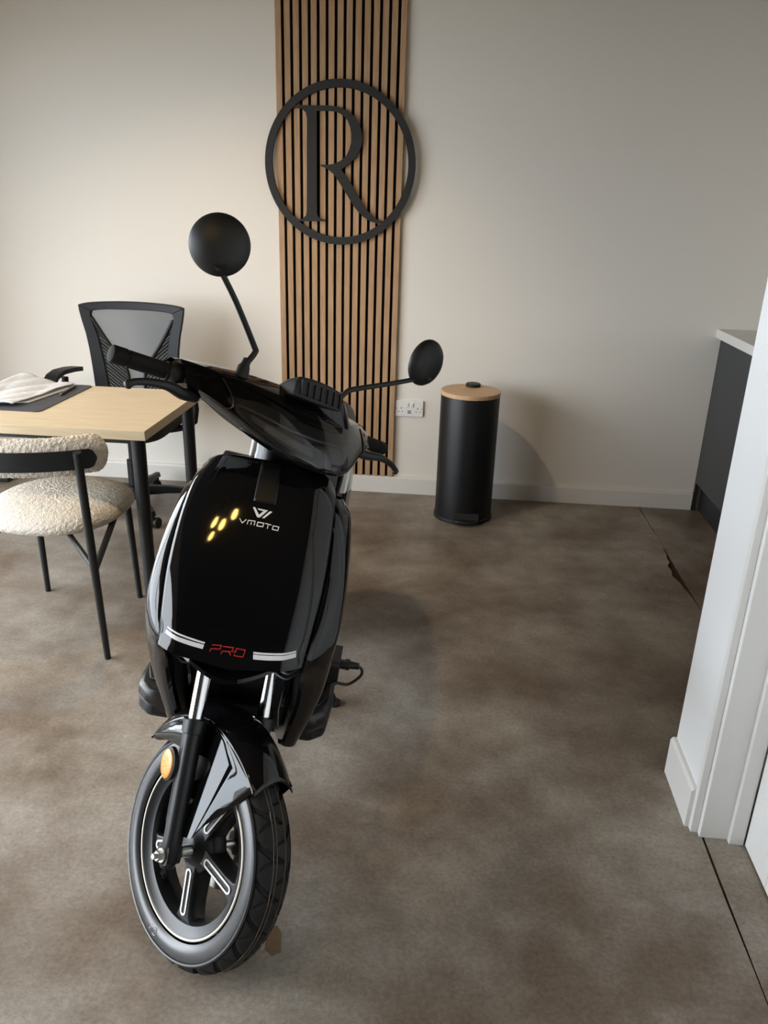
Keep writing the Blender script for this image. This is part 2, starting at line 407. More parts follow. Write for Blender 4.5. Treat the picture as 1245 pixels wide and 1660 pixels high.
# ------------------------------------------------------------------ pedal bin
BX, BY = .688, -.285
B = thing('pedal_bin', (BX, BY, 0), 'tall round black pedal bin with bamboo lid by the back wall', 'bin')
g = G(); g.lathe([(.138, .018), (.143, .02), (.143, .625), (.141, .63), (.12, .63)], (BX, BY, 0), (0, 0, 1), 64); g.build('body', M['binblack'], B)
g = G(); g.lathe([(.13, 0), (.148, 0), (.149, .006), (.147, .020), (.140, .024)], (BX, BY, 0), (0, 0, 1), 64); g.build('base_ring', M['matte'], B)
g = G(); g.lathe([(.10, .631), (.145, .631), (.1455, .637), (.1455, .648), (.142, .651), (0.0, .651)], (BX, BY, 0), (0, 0, 1), 64); g.build('lid', M['bamboo'], B)
g = G(); g.lathe([(.030, .651), (.036, .653), (.037, .663), (.034, .667), (0, .668)], (BX+.012, BY+.085, 0), (0, 0, 1), 32); g.build('lid_knob', M['matte'], B)
g = G(); g.box(BX-.022, BX+.010, BY+.138, BY+.156, .60, .656); g.build('hinge', M['matte'], B, bevel=.003)
pd = G(); pd.prism([(-.058, -.10), (.058, -.10), (.060, -.15), (.045, -.172), (0, -.18), (-.045, -.172), (-.060, -.15)], .014, .030,
     lambda x, y, z: (BX+.012+x, BY+.0+y, z)); pd.build('pedal', M['blacksoft'], B, bevel=.004)
g = G(); g.prism(rrect(-.066, .066, .018, .062, .008), -.150, -.130, lambda x, z, y: (BX+.012+x, BY+y, z)); g.build('pedal_recess', M['hole'], B, bevel=.002)

# ------------------------------------------------------------------ kitchen units on the right
K = thing('base_cabinet', (1.92, -.55, 0), 'charcoal kitchen base cabinet with dark plinth under the pale worktop', 'cabinet')
g = G(); g.box(1.925, 2.53, -1.6, -.001, .155, .908); g.build('carcass', M['cabdark'], K, smooth=False)
g = G(); g.box(1.946, 2.53, -1.6, -.001, 0, .150); g.build('plinth', M['cabdark'], K, smooth=False)
g = G(); g.box(1.909, 1.924, -.022, -.001, 0, .905); g.build('end_filler', M['cabdark'], K, smooth=False)
for y0, y1 in ((-.62, -.024), (-1.22, -.623), (-1.598, -1.223)):
    g = G(); g.box(1.905, 1.9245, y0, y1, .157, .902); g.build('door', M['cab'], K, smooth=False, bevel=.0015)
g = G(); g.box(1.882, 2.549, -1.62, -.0005, .909, .951)
tag(g.build('worktop', M['worktop'], smooth=False, bevel=.002), 'pale worktop slab on the charcoal cabinet at the right edge', 'worktop')

# ------------------------------------------------------------------ desk and what lies on it
DZ = .74
D = thing('desk', (-1.13, -1.28, 0), 'light oak topped desk on slim black legs at the left', 'desk')
g = G(); g.box(-1.83, -.430, -1.590, -.962, DZ-.034, DZ); g.build('desk_top', M['desk'], D, smooth=False, bevel=.0015)
for x in (-.475, -1.785):
    for y in (-1.545, -1.02):
        g = G(); g.tube([(x, y, DZ-.034), (x, y, .40), (x, y, .0)], [.025, .024, .021], 20); g.build('leg', M['darkmetal'], D)
for y in (-1.52, -1.045):
    g = G(); g.box(-1.76, -.50, y-.018, y+.018, DZ-.062, DZ-.035); g.build('rail', M['darkmetal'], D, smooth=False, bevel=.002)
g = G(); g.prism(rrect(-1.56, -.888, -1.418, -.966, .022, 6), DZ+.0003, DZ+.0032)
tag(g.build('desk_mat', M['deskmat'], smooth=False), 'charcoal desk mat lying on the light oak desk under the papers', 'desk mat')

def paper_sheet(corners, z0, th, curl, seed, waves=1.0, nu=28, nv=22):
    g = G(); rows = []
    for j in range(nv+1):
        v = j/nv; r = []
        for i in range(nu+1):
            u = i/nu
            x = (1-u)*(1-v)*corners[0][0]+u*(1-v)*corners[1][0]+u*v*corners[2][0]+(1-u)*v*corners[3][0]
            y = (1-u)*(1-v)*corners[0][1]+u*(1-v)*corners[1][1]+u*v*corners[2][1]+(1-u)*v*corners[3][1]
            nzv = noise.noise(Vector((x*7, y*12, seed)))*.5+.5
            r.append((x, y, z0+curl(u, v)+waves*.012*nzv*(.3+.7*min(u, 1)*1.0)))
        rows.append(r)
    g.grid(rows); return g
# order: near-left, near-right, far-right, far-left
def crumple(u, v):
    pk = .034*math.exp(-(u/.38)**2)*v**1.3
    fold = .006*abs(math.sin(5.2*u+2.4*v+.6))*(1-.4*v) + .004*abs(math.sin(9*u-6*v))
    return pk+fold
g = paper_sheet([(-1.235, -1.385), (-1.012, -1.372), (-.952, -1.0), (-1.178, -.990)], DZ+.0085, .002, crumple, 1.7, .25, 60, 48)
tag(g.build('newspaper', M['paper'], solid=.003, off=1), 'crumpled open newspaper lying on top of the desk papers', 'newspaper')
g = paper_sheet([(-1.20, -1.35), (-.985, -1.305), (-.944, -1.03), (-1.16, -1.03)], DZ+.0036, .001, lambda u, v: .0004, 4.1, .0)
tag(g.build('paper', M['sheet'], solid=.003, off=1), 'flat paper sheets sticking out under the newspaper towards the pen', 'paper')
g = paper_sheet([(-1.36, -1.45), (-1.068, -1.412), (-1.085, -1.34), (-1.37, -1.375)], DZ+.0036, .001, lambda u, v: .0004, 4.1, .0)
tag(g.build('paper', M['sheet'], solid=.0005, off=1), 'bluish white sheet lying nearest the front edge of the desk mat', 'paper')
pn = thing('pen', (-.93, -1.09, DZ+.003), 'dark blue pen lying on the desk mat right of the papers', 'pen')
g = G(); g.tube([(-.930, -1.165, DZ+.0085), (-.943, -1.02, DZ+.0085)], .0052, 12); g.build('barrel', M['pen'], pn)
g = G(); g.tube([(-.9285, -1.180, DZ+.0085), (-.930, -1.165, DZ+.0085)], [.0018, .005], 12); g.build('tip', M['steel'], pn)
g = G(); g.box(-.9385, -.9355, -1.06, -1.022, DZ+.0135, DZ+.0155); g.build('clip', M['steel'], pn, smooth=False)

# ------------------------------------------------------------------ boucle chair in front of the desk
CX, CY = -.776, -1.56
A = thing('upholstered_chair', (CX, CY, 0), 'cream boucle chair with black metal legs in front of the desk', 'chair')
g = G(); rows = []; nn = 340; prof = []
cap_ = [(.92*k/42, math.sqrt(1-(.92*k/42)**4)) for k in range(43)]
prof += [(r, -h) for r, h in cap_]
for k in range(1, 36):
    t = -math.acos(.92**2)+2*math.acos(.92**2)*k/36; prof.append((math.cos(t)**.5, math.sin(t)))
prof += cap_[::-1]
for r, h in prof:
    row = []
    for i in range(nn):
        a = 2*PI*i/nn; ca, sa = math.cos(a), math.sin(a)
        ex = .243*math.copysign(abs(ca)**.86, ca)*r; ey = .252*math.copysign(abs(sa)**.86, sa)*r
        z = .443+h*(.047 if h > 0 else .043)+(.006*(1-r*r) if h > 0 else 0)
        d = noise.noise(Vector((ex*125, ey*125, z*125)))*.0030+noise.noise(Vector((ex*60, ey*60, z*60)))*.0012
        q = Vector((ex, ey, (z-.443)*3)); q.normalize() if q.length > 0 else None
        row.append((CX+ex+q.x*d, CY+ey+q.y*d, z+q.z*d))
    rows.append(row)
g.grid(rows, closed_u=True); g.build('seat', M['boucle'], A, subsurf=0, angle=180)
# backrest cushion: bent capsule; ends come forward
def back_pt(s):     # s -1..1 along the bend
    a = s*math.radians(62); Rb = .356
    return CX+Rb*math.sin(a), -1.950+.385*(1-math.cos(a))*.62, Vector((math.sin(a), -math.cos(a), 0))
g = G(); rows = []; nl, nc = 300, 96
for i in range(nl+1):
    s = -1+2*i/nl; x, y, nv_ = back_pt(s)
    e = max(0.0, (abs(s)-.86)/.14); k = math.sqrt(max(0, 1-e*e))
    row = []
    for j in range(nc):
        t = 2*PI*j/nc; ct, st_ = math.cos(t), math.sin(t)
        hz = .060*math.copysign(abs(st_)**.9, st_)*max(k, .02); dn = .034*ct*max(k, .02)
        px, py, pz = x+nv_.x*dn, y+nv_.y*dn, .738+hz+.004*abs(s)
        d = noise.noise(Vector((px*125, py*125, pz*125)))*.0030+noise.noise(Vector((px*60, py*60, pz*60)))*.0012
        row.append((px+nv_.x*d*ct, py+nv_.y*d*ct, pz+st_*d))
    rows.append(row)
g.grid(rows, closed_u=True, cap=True); g.build('backrest', M['boucle'], A, angle=180)
g = G(); rows = []
for i in range(61):
    s = -.83+1.66*i/60; x, y, nv_ = back_pt(s); e = max(0, (abs(s)-.76)/.07); hh = .030*math.sqrt(max(.02, 1-min(e, .99)**2))
    x += nv_.x*.038; y += nv_.y*.038
    rows.append([(x, y, .738-hh), (x+nv_.x*.006, y+nv_.y*.006, .738-hh), (x+nv_.x*.006, y+nv_.y*.006, .738+hh), (x, y, .738+hh)])
g.grid(rows, closed_u=True, cap=True); g.build('back_band', M['darkmetal'], A, angle=50)
for sx in (1, -1):
    x0 = CX+sx*.250
    g = G(); g.tube([(x0, -1.84, 0), (x0+sx*.015, -1.894, .41), (x0+sx*.029, -1.941, .768)], [.0105, .0135, .0130], 16); g.build('leg', M['darkmetal'], A)
    g = G(); g.tube([(CX+sx*.189, -1.393, 0), (CX+sx*.180, -1.41, .405)], [.0105, .0135], 16); g.build('leg', M['darkmetal'], A)
    g = G(); g.box(-.008, .008, 0, 1, 0, 1) if False else None
    g = G(); g.tube([(x0+sx*.013, -1.886, .355), (CX+sx*.215, -1.60, .425)], .011, 10); g.build('brace', M['darkmetal'], A)
    g = G(); g.tube([(x0+sx*.013, -1.887, .362), (CX+sx*.11, -1.74, .420)], .009, 10); g.build('brace', M['darkmetal'], A)
g = G(); g.prism(rrect(-.15, .15, -.13, .14, .08), .405, .415, lambda x, y, z: (CX+x, CY+y, z)); g.build('seat_plate', M['darkmetal'], A, smooth=False)

# ------------------------------------------------------------------ office chair behind the desk
HX, HY = -.97, -.46
O = thing('office_chair', (HX, HY, 0), 'black office chair with grey mesh back behind the desk', 'office chair')
KX, KZ = .000843, .000870
def oc(zx, zy, d=0):
    X = (zx-790)*KX; Z = 1.006-(zy-75)*KZ
    bow = .35*X*X; rec = .10*(Z-.55)*.6
    return (-.9645+X, -.325-bow*1.0+rec+d, Z)
def mir(q): return (1580-q[0], q[1])
left_band = [(480, 95), (484, 130), (494, 180), (511, 250), (523, 330), (530, 400), (538, 500), (542, 570), (546, 700), (560, 760)]
left_in = [(552, 128), (545, 150), (552, 180), (575, 250), (590, 330), (602, 400), (615, 500), (624, 570), (632, 700), (646, 760)]
g = G()
for flip in (False, True):
    f = mir if flip else (lambda q: q)
    rows = []
    for a, b in zip(left_band, left_in):
        a, b = f(a), f(b)
        rows.append([oc(*a, d=-.010), oc(*b, d=-.010), oc(*b, d=.012), oc(*a, d=.012)])
    g.grid(rows, closed_u=True, cap=True)
top = []
for k in range(25):
    zx = 480+620*k/24; e = abs(zx-790)/310
    ix = 552+476*k/24; e2 = abs(ix-790)/238
    zo = 74+14*e**2+8*e**10; zi = 117+5*e2**2+8*e2**8
    top.append([oc(zx, zo, -.010), oc(ix, zi, -.010), oc(ix, zi, .012), oc(zx, zo, .012)])
g.grid(top, closed_u=True, cap=True)
bot = []
for k in range(13):
    zx = 560+460*k/12; bot.append([oc(zx, 725, -.010), oc(zx, 765, -.010), oc(zx, 765, .012), oc(zx, 725, .012)])
g.grid(bot, closed_u=True, cap=True)
fr = g.build('back_frame', M['officeblack'], O, bevel=.003)
wing = [(550, 165), (580, 215), (620, 280), (665, 345), (705, 400), (730, 445), (741, 490), (742, 570), (735, 640), (720, 720)]
for flip in (False, True):
    f = mir if flip else (lambda q: q)
    g = G(); g.tube([oc(*f(q), d=-.004) for q in wing], .0085, 8, sub=4)
    for k in range(21):
        y0 = 205+22*k
        # slat starts on the band and runs down towards the wing edge
        def xb(y):
            for (a, b), (c, d) in zip(left_in[:-1], left_in[1:]):
                if b <= y <= d: return a+(c-a)*(y-b)/(d-b)
            return 632
        def xw(y):
            for (a, b), (c, d) in zip(wing[:-1], wing[1:]):
                if b <= y <= d: return a+(c-a)*(y-b)/(d-b)
            return 730
        xs = xb(y0)-6; t = 0; x, y = xs, y0
        while x < xw(y) and t < 200 and y < 718: x += 2; y += 1.62; t += 2
        if t > 8: g.tube([oc(*f((xs, y0)), d=-.002), oc(*f((x, y)), d=-.002)], .0048, 6)
    g.build('lumbar_wing', M['officeblack'], O, angle=60)
g = G(); rows = []
for j in range(17):
    zy = 118+610*j/16
    rows.append([oc(545+490*i/16, zy, .004) for i in range(17)])
g.grid(rows); g.build('back_mesh', M['mesh'], O)
g = G(); g.tube([(-.965, -.315, .50), (-.965, -.27, .46), (-.968, -.36, .415), (-.97, -.46, .41)], [.028, .028, .026, .03], 12, sub=4); g.build('back_bracket', M['officeblack'], O)
g = G(); rows = []
for z, ins in ((.425, .03), (.44, .004), (.475, 0), (.495, .018), (.500, .06)):
    rows.append([(HX+x, -.535+y, z+.010*((x/.25)**2)) for x, y in rrect(-.262+ins, .262-ins, -.235+ins, .235-ins, .09, 8)])
g.grid(rows, closed_u=True, cap=True); g.build('seat', M['officeseat'], O, angle=60)
for sx in (-1, 1):
    g = G(); rows = []
    path = [(-.585, .600, .6), (-.585, .622, .8), (-.565, .650, 1), (-.525, .672, 1), (-.46, .682, 1), (-.38, .680, 1), (-.31, .672, .9)]
    for y, z, k in path:
        cx = HX+sx*(.325-.03*max(0, (y+.45)/.2)); w = .020+.012*k; h = .011
        rows.append([(cx-w, y, z-h), (cx+w, y, z-h), (cx+w, y, z+h), (cx-w, y, z+h)])
    g.grid(rows, closed_u=True, cap=True); g.build('armrest', M['officeblack'], O, bevel=.004)
    g = G(); g.tube([(HX+sx*.318, -.42, .65), (HX+sx*.318, -.42, .46), (HX+sx*.20, -.45, .42)], .016, 10, sub=3); g.build('armrest_post', M['officeblack'], O)
g = G(); g.tube([(HX, HY, .10), (HX, HY, .26)], .027, 16); g.tube([(HX, HY, .26), (HX, HY, .42)], .015, 16); g.build('gas_lift', M['officeblack'], O)
g = G(); g.box(HX-.09, HX+.09, HY-.10, HY+.08, .39, .43); g.build('mechanism', M['officeblack'], O, bevel=.008)
g = G(); g.lathe([(0, .13), (.04, .13), (.048, .12), (.05, .075), (.03, .07), (0, .07)], (HX, HY, 0), (0, 0, 1), 24)
for k in range(5):
    a = math.radians(-54+72*k); dx, dy = math.cos(a), math.sin(a); rows = []
    for r, z0, z1, w in ((.03, .075, .125, .026), (.16, .078, .112, .023), (.27, .072, .094, .019), (.318, .064, .090, .017)):
        cx, cy = HX+dx*r, HY+dy*r
        rows.append([(cx-dy*w, cy+dx*w, z0), (cx+dy*w, cy-dx*w, z0), (cx+dy*w*.7, cy-dx*w*.7, z1), (cx-dy*w*.7, cy+dx*w*.7, z1)])
    g.grid(rows, closed_u=True, cap=True)
g.build('star_base', M['officeblack'], O, bevel=.003)
for k in range(5):
    a = math.radians(-54+72*k); cx, cy = HX+math.cos(a)*.31, HY+math.sin(a)*.31
    ca = a+.7; wx, wy = math.cos(ca), math.sin(ca); ex, ey = cx-wy*.015, cy+wx*.015
    g = G()
    for s in (-1, 1): g.lathe([(0, -.009), (.024, -.009), (.027, -.005), (.027, .005), (.024, .009), (0, .009)], (ex+wx*.014*s, ey+wy*.014*s, .0275), (wx, wy, 0), 24)
    g.tube([(cx, cy, .03), (cx, cy, .075)], .007, 10); g.build('caster', M['officeblack'], O)

# recessed warm downlight in the ceiling by the desk
DLX, DLY = -.42, -1.45
t = thing('ceiling_downlight', (DLX, DLY, ZC), 'round recessed warm downlight in the ceiling above the front edge of the desk', 'lamp')
g = G(); g.lathe([(.045, -.004), (.058, -.006), (.060, -.001), (.045, -.0005)], (DLX, DLY, ZC), (0, 0, 1), 32, cap=False); g.build('trim_ring', M['socket'], t)
g = G(); g.lathe([(0, -.0025), (.0448, -.0025)], (DLX, DLY, ZC), (0, 0, 1), 32, cap=False); g.build('lamp_face', M['spot'], t)
ld = bpy.data.lights.new('downlight_beam', 'SPOT'); ld.energy = 62; ld.color = (1, .75, .48); ld.spot_size = math.radians(112); ld.spot_blend = .75; ld.shadow_soft_size = .05
lo = bpy.data.objects.new('downlight_beam', ld); C.objects.link(lo); lo.parent = t; lo.location = (0, 0, -.02); lo.rotation_euler = (math.radians(14), 0, 0)

# thin translucent brown patch on the floor by the front tyre
g = G(); g.prism([(.262, -2.835), (.281, -2.826), (.296, -2.845), (.303, -2.890), (.287, -2.902), (.268, -2.888)], .0008, .0014)
tag(g.build('brown_patch', M['patchbrown'], smooth=False), 'small translucent brown patch on the floor right of the front tyre', 'tape')

# small black box on the floor at the far left
g = G(); g.prism(rrect(-2.02, -1.795, -.20, -.035, .012), .001, .035)
tag(g.build('black_box', M['blacksoft'], bevel=.004), 'low black box on the floor by the back wall at the left edge', 'box')

# warm lamps that hang behind the viewpoint and one over the desk side
def pendant(x, y, z, label):
    t = thing('pendant_lamp', (x, y, ZC), label, 'lamp', 'warm pendant lamps behind the viewpoint')
    g = G(); g.tube([(x, y, z+.13), (x, y, ZC-.001)], .003, 6); g.build('cord', M['matte'], t)
    g = G(); g.lathe([(0, .135), (.02, .13), (.022, .075), (.0, .07)], (x, y, z), (0, 0, 1), 16); g.build('holder', M['matte'], t)
    g = G(); g.lathe([(.0, -.085), (.010, -.080), (.019, -.05), (.021, -.01), (.018, .035), (.014, .068), (0, .07)], (x, y, z), (0, 0, 1), 24); g.build('bulb', M['bulb'], t)
pendant(-.07, -3.66, 2.20, 'warm hanging bulb seen as the left tall yellow glint on the front shield')
pendant(.015, -3.62, 2.10, 'warm hanging bulb seen as the middle yellow glint on the front shield')
pendant(.09, -3.55, 2.17, 'warm hanging bulb seen as the rightmost large yellow glint beside the emblem')
pendant(-.105, -4.05, 2.42, 'warm hanging bulb seen as the smallest lowest yellow glint on the front shield')


# ================================================================== scooter
# body frame: forward, left, up (leaning on its side stand); steering frame: right, forward, up the steering axis
SF = Vector((0.05, -0.99874922, 0.0)); SL = Vector((0.98902946, 0.0495134, -0.1391731)); SU = Vector((0.13899903, 0.00695866, 0.99026807))
TN = Vector((-0.61087903, -0.67793022, 0.40894673)); TF = Vector((0.78499373, -0.58583788, 0.20144189)); TS = Vector((0.10301294, 0.44407724, 0.89004704))
W0 = Vector((.133, -2.834, .219))
def body(a, b, c): return W0+SF*a+SL*b+SU*c
def st(r, f, s): return W0+TN*r+TF*f+TS*s
T = thing('scooter', (.15, -2.4, 0), 'gloss black electric scooter parked leaning with front wheel turned', 'scooter')
GB = lambda: G(body)
GS = lambda: G(st)

# ---------------------------------------------------------------- front wheel
n_ = 1200; RT = .240
prof = []      # (radius, offset) across the tyre from bead to bead
for k in range(57):
    t = -1+2*k/56
    ang = t*math.radians(128); ca, sa = math.cos(ang), math.sin(ang)
    prof.append((RT-.0435+.0435*(ca if ca > 0 else ca*.62), .0470*math.copysign(abs(sa)**.85, sa), t))
rows = []
NG = 21
def groove(th, x):
    """depth of the tread grooves; th angle, x across -1..1 (rider's right is +)"""
    d = 0.0
    per = 2*PI/NG
    for side, ph in ((1, 0.0), (-1, .5)):
        xs = x*side
        if -.06 < xs < .50:
            q = (xs+.06)/.56
            c = .62*per*(1-q)**1.5 + .10*per*math.sin(q*PI)
            w = .0085*(.35+.65*min(1, q*3))*(1 if q < .93 else (1-q)/.07)
            e = ((th-ph*per-c+per/2) % per)-per/2
            if abs(e)*RT < w: d = max(d, .0060*min(1, (w-abs(e)*RT)/.0016))
        if .10 < xs < .42:
            q = (xs-.10)/.32
            c = .18*per+.30*per*q; w = .0056*math.sin(PI*min(1, q*1.02))
            e = ((th-(ph+.32)*per-c+per/2) % per)-per/2
            if abs(e)*RT < w: d = max(d, .0034*min(1, (w-abs(e)*RT)/.0014))
    return d
for i in range(n_):
    th = 2*PI*i/n_; row = []
    ct, s_ = math.cos(th), math.sin(th)
    for r, o, t in prof:
        d = groove(th, t) if abs(t) < .55 else 0
        row.append((o, (r-d)*s_, (r-d)*ct))
    rows.append(row)
wheel = GS(); wheel.grid([[q for q in r] for r in rows], closed_v=True)
def rim_lathe(profile, n=96):
    g = GS(); rows = []
    for i in range(n):
        a = 2*PI*i/n; rows.append([(o, r*math.sin(a), r*math.cos(a)) for r, o in profile])
    g.grid(rows, closed_v=True, closed_u=True); return g
g = rim_lathe([(.1745, .036), (.170, .0385), (.166, .036), (.160, .031), (.150, .027), (.146, .016), (.143, 0), (.146, -.016), (.150, -.027), (.160, -.031), (.166, -.036), (.170, -.0385), (.1745, -.036), (.164, -.026), (.156, 0), (.164, .026)])
FW = g.build('front_wheel', M['rim'], T, angle=35)
ty = wheel.build('tyre', M['tread'], FW, angle=30)
ty.data.materials.append(M['rubber'])
for pl in ty.data.polygons:
    c = pl.center+world_loc(FW)-W0; o = abs(c.dot(TN)); r = math.hypot(c.dot(TF), c.dot(TS))
    if r < .2165: pl.material_index = 1
for nm, sgn in (('rim_line', 1), ('rim_line', -1)):
    g = rim_lathe([(.1755, .0375*sgn), (.1738, .0392*sgn), (.1716, .0392*sgn), (.1705, .0378*sgn)]); g.build(nm, M['rimline'], FW)
for o, m_ in ((.016, 'goldline'), (.0085, 'goldline'), (-.013, 'goldline')):
    ang = math.asin((o/.0470)**(1/.85)) if o > 0 else -math.asin((-o/.0470)**(1/.85)); r = RT-.0435+.0435*math.cos(ang)+.0003
    g = rim_lathe([(r-.001, o-.0005), (r, o-.0003), (r, o+.0003), (r-.001, o+.0005)], 160); g.build('mould_line', M[m_], FW)
# shoulder ridge on the side walls
for sgn in (1, -1):
    g = rim_lathe([(.2135, .0455*sgn), (.2165, .0462*sgn), (.2195, .0440*sgn), (.2165, .0440*sgn)], 160); g.build('side_ridge', M['rubber'], FW)
# spokes
def rot(u, w, ph):       # u along the spoke, w across -> (f, s)
    c, s = math.cos(ph), math.sin(ph); return u*s+w*c, u*c-w*s
g = GS()
for k in range(5):
    ph = math.radians(36+72*k); rws = []
    for u, w, t in ((.030, .020, .026), (.060, .0165, .024), (.110, .0165, .022), (.135, .020, .022), (.150, .030, .020)):
        rws.append([(t,)+rot(u, -w*.82, ph), (t*.7,)+rot(u, -w, ph), (-t*.7,)+rot(u, -w, ph), (-t,)+rot(u, -w*.82, ph), (-t,)+rot(u, w*.82, ph), (-t*.7,)+rot(u, w, ph), (t*.7,)+rot(u, w, ph), (t,)+rot(u, w*.82, ph)])
    g.grid(rws, closed_u=True, cap=True)
g.build('spokes', M['hub'], FW, bevel=.002, angle=30)
def slot(ph, r0, r1, hw, lw, side):
    """white outlined slot on a spoke"""
    g = GS(); n = 10; out = []; inn = []
    for cx, a0 in ((r1-hw, 0), (r0+hw, 180)):
        for k in range(n+1):
            a = math.radians(a0-90+180*k/n); out.append((cx+hw*math.cos(a), hw*math.sin(a))); inn.append((cx+(hw-lw)*math.cos(a), (hw-lw)*math.sin(a)))
    rws = []
    for (a, b), (c, d) in zip(out, inn):
        def t_at(u): return interp([(.03, .026), (.06, .024), (.11, .022), (.16, .0212)], u)[0]
        rws.append([(side*(t_at(a)+.0006),)+rot(a, b, ph), (side*(t_at(a)+.0024),)+rot(a, b, ph), (side*(t_at(c)+.0024),)+rot(c, d, ph), (side*(t_at(c)+.0006),)+rot(c, d, ph)])
    g.grid(rws, closed_u=True, closed_v=True); return g
for k in range(5):
    ph = math.radians(36+72*k)
    for s in (1, -1): slot(ph, .046, .140, .0092, .0038, s).build('spoke_outline', M['whiteline'], FW, angle=60)
# badge end of the upper slot
ph = math.radians(36); g = GS()
g.prism([(.112, -.0080), (.140, -.0080), (.1435, 0), (.140, .0080), (.112, .0080), (.108, 0)], .0222, .0250, lambda u, w, d: (d,)+rot(u, w, ph)); g.build('spoke_badge', M['whiteline'], FW, smooth=False)
g = GS(); g.grid([[(o, r*math.sin(2*PI*i/40), r*math.cos(2*PI*i/40)) for i in range(40)] for r, o in ((.0, .040), (.020, .040), (.024, .038), (.028, .033), (.038, .026), (.052, .018), (.054, .012), (.054, -.012), (.052, -.018), (.038, -.026), (.030, -.034), (0, -.036))], closed_u=True)
g.build('hub', M['hub'], FW, angle=40)
g = GS(); g.grid([[(o, r*math.sin(2*PI*i/48), r*math.cos(2*PI*i/48)) for i in range(48)] for r, o in ((.094, -.040), (.094, -.0445), (.056, -.0445), (.056, -.040))], closed_u=True, closed_v=True); g.build('brake_disc', M['steel'], FW, angle=30)
va = math.radians(-136); g = GS(); vs_, vc = math.sin(va), math.cos(va)
g.tube([(.010, .143*vs_, .143*vc), (.028, .118*vs_, .118*vc)], .0045, 10); g.tube([(.028, .118*vs_, .118*vc), (.033, .110*vs_, .110*vc)], .0055, 10); g.build('valve_stem', M['matte'], FW)
# small moulded approval mark on the side wall
def sidewall_pt(u, w, ph):   # u along the tangent, w radial
    r = .195+w; a = ph+u/.195
    ang = math.acos(max(-1, min(1, (r-(RT-.0435))/.0435))) if r > RT-.0435 else PI-math.acos(min(1, (RT-.0435-r)/(.0435*.62)))
    o = .0470*abs(math.sin(ang))**.85+.0006
    return (o, r*math.sin(a), r*math.cos(a))
g = GS(); ph = math.radians(195)
ring = [(.0075*math.cos(2*PI*i/20), .0075*math.sin(2*PI*i/20)) for i in range(21)]
g.tube([sidewall_pt(u, w, ph) for u, w in ring], .0005, 5)
g.tube([sidewall_pt(u, w, ph) for u, w in ((-.003, 0), (.003, 0), (.0025, .003), (-.001, .0038), (-.003, 0), (-.001, -.0035), (.003, -.003))], .0005, 5)
g.tube([sidewall_pt(u, w, ph) for u, w in ((.012, .006), (.017, .006), (.014, -.006))], .0005, 5)
g.build('approval_mark', M['lampgrey'], FW)

# ---------------------------------------------------------------- fork
FX = .012
for s, nm in ((1, 'fork_leg'), (-1, 'fork_leg')):
    r = .089*s
    g = GS(); g.tube([(r, FX-.004, -.030), (r, FX-.004, -.016), (r, FX, .03), (r, FX, .20), (r, FX, .238), (r, FX, .240), (r, FX, .266), (r, FX, .268)], [.013, .020, .0195, .0205, .0205, .0235, .0235, .018], 24)
    g.prism(rrect(-.019, .019, -.022, .018, .010), r-.016*1, r+.016*1, lambda x, y, d: (d, x+FX-.004, y)) 
    leg = g.build(nm, M['forkmetal'], T, angle=40)
    g = GS(); g.tube([(r, FX, .25), (r, FX, .50)], .0152, 24); g.build('chrome_tube', M['chrome'], leg)
    g = GS(); g.tube([(r+.016*s, FX-.004, -.004), (r+.020*s, FX-.004, -.004)], .0135, 24); g.tube([(r+.020*s, FX-.004, -.004), (r+.030*s, FX-.004, -.004)], .0098, 6); g.tube([(r+.030*s, FX-.004, -.004), (r+.038*s, FX-.004, -.004)], .0055, 12)
    g.build('axle_nut', M['steel'], leg, angle=25)
    # side reflector
    g = GS(); n = 40
    ro = [(1, .0), (1.0, .006), (.93, .010), (.6, .0112), (.0, .0116)]
    base = GS(); cr_ = r+.026*s; fo, so = -.012, .171
    rws = [[(cr_+s*(h-.006), fo+.0205*k*math.sin(2*PI*i/n), so+.0305*k*math.cos(2*PI*i/n)) for i in range(n)] for k, h in ((1.1, 0), (1.1, .009), (.98, .010))]
    base.grid(rws, closed_u=True, cap=True); rb = base.build('reflector_mount', M['matte'], leg, angle=40)
    rws = [[(cr_+s*(.0025+h*.9), fo+.0195*k*math.sin(2*PI*i/n), so+.0295*k*math.cos(2*PI*i/n)) for i in range(n)] for k, h in ((1, .001), (1, .0035), (.93, .005), (.5, .0056), (.001, .0058))]
    g.grid(rws, closed_u=True); g.build('reflector', M['amber'], leg, angle=60)
g = GS(); g.tube([(-.075, FX-.004, -.004), (.078, FX-.004, -.004)], .0085, 14); g.tube([(.040, FX-.004, -.004), (.066, FX-.004, -.004)], .0125, 20); g.build('axle', M['steel'], T, angle=30)
g = GS(); g.box(-.105, .105, -.035, .040, .49, .52); g.build('fork_bridge', M['matte'], T, bevel=.01)
g = GS(); g.prism([(-.115, .02), (-.07, .055), (-.05, .01), (-.085, -.04), (-.125, -.02)], -.075, -.043, lambda x, y, d: (d, x, y)); g.build('brake_caliper', M['forkmetal'], T, bevel=.006)
g = GS(); g.tube([(.100, .022, .262), (.107, .012, .20), (.106, .006, .12), (.104, .003, .06)], .0035, 8, sub=6); g.build('sensor_cable', M['matte'], T)

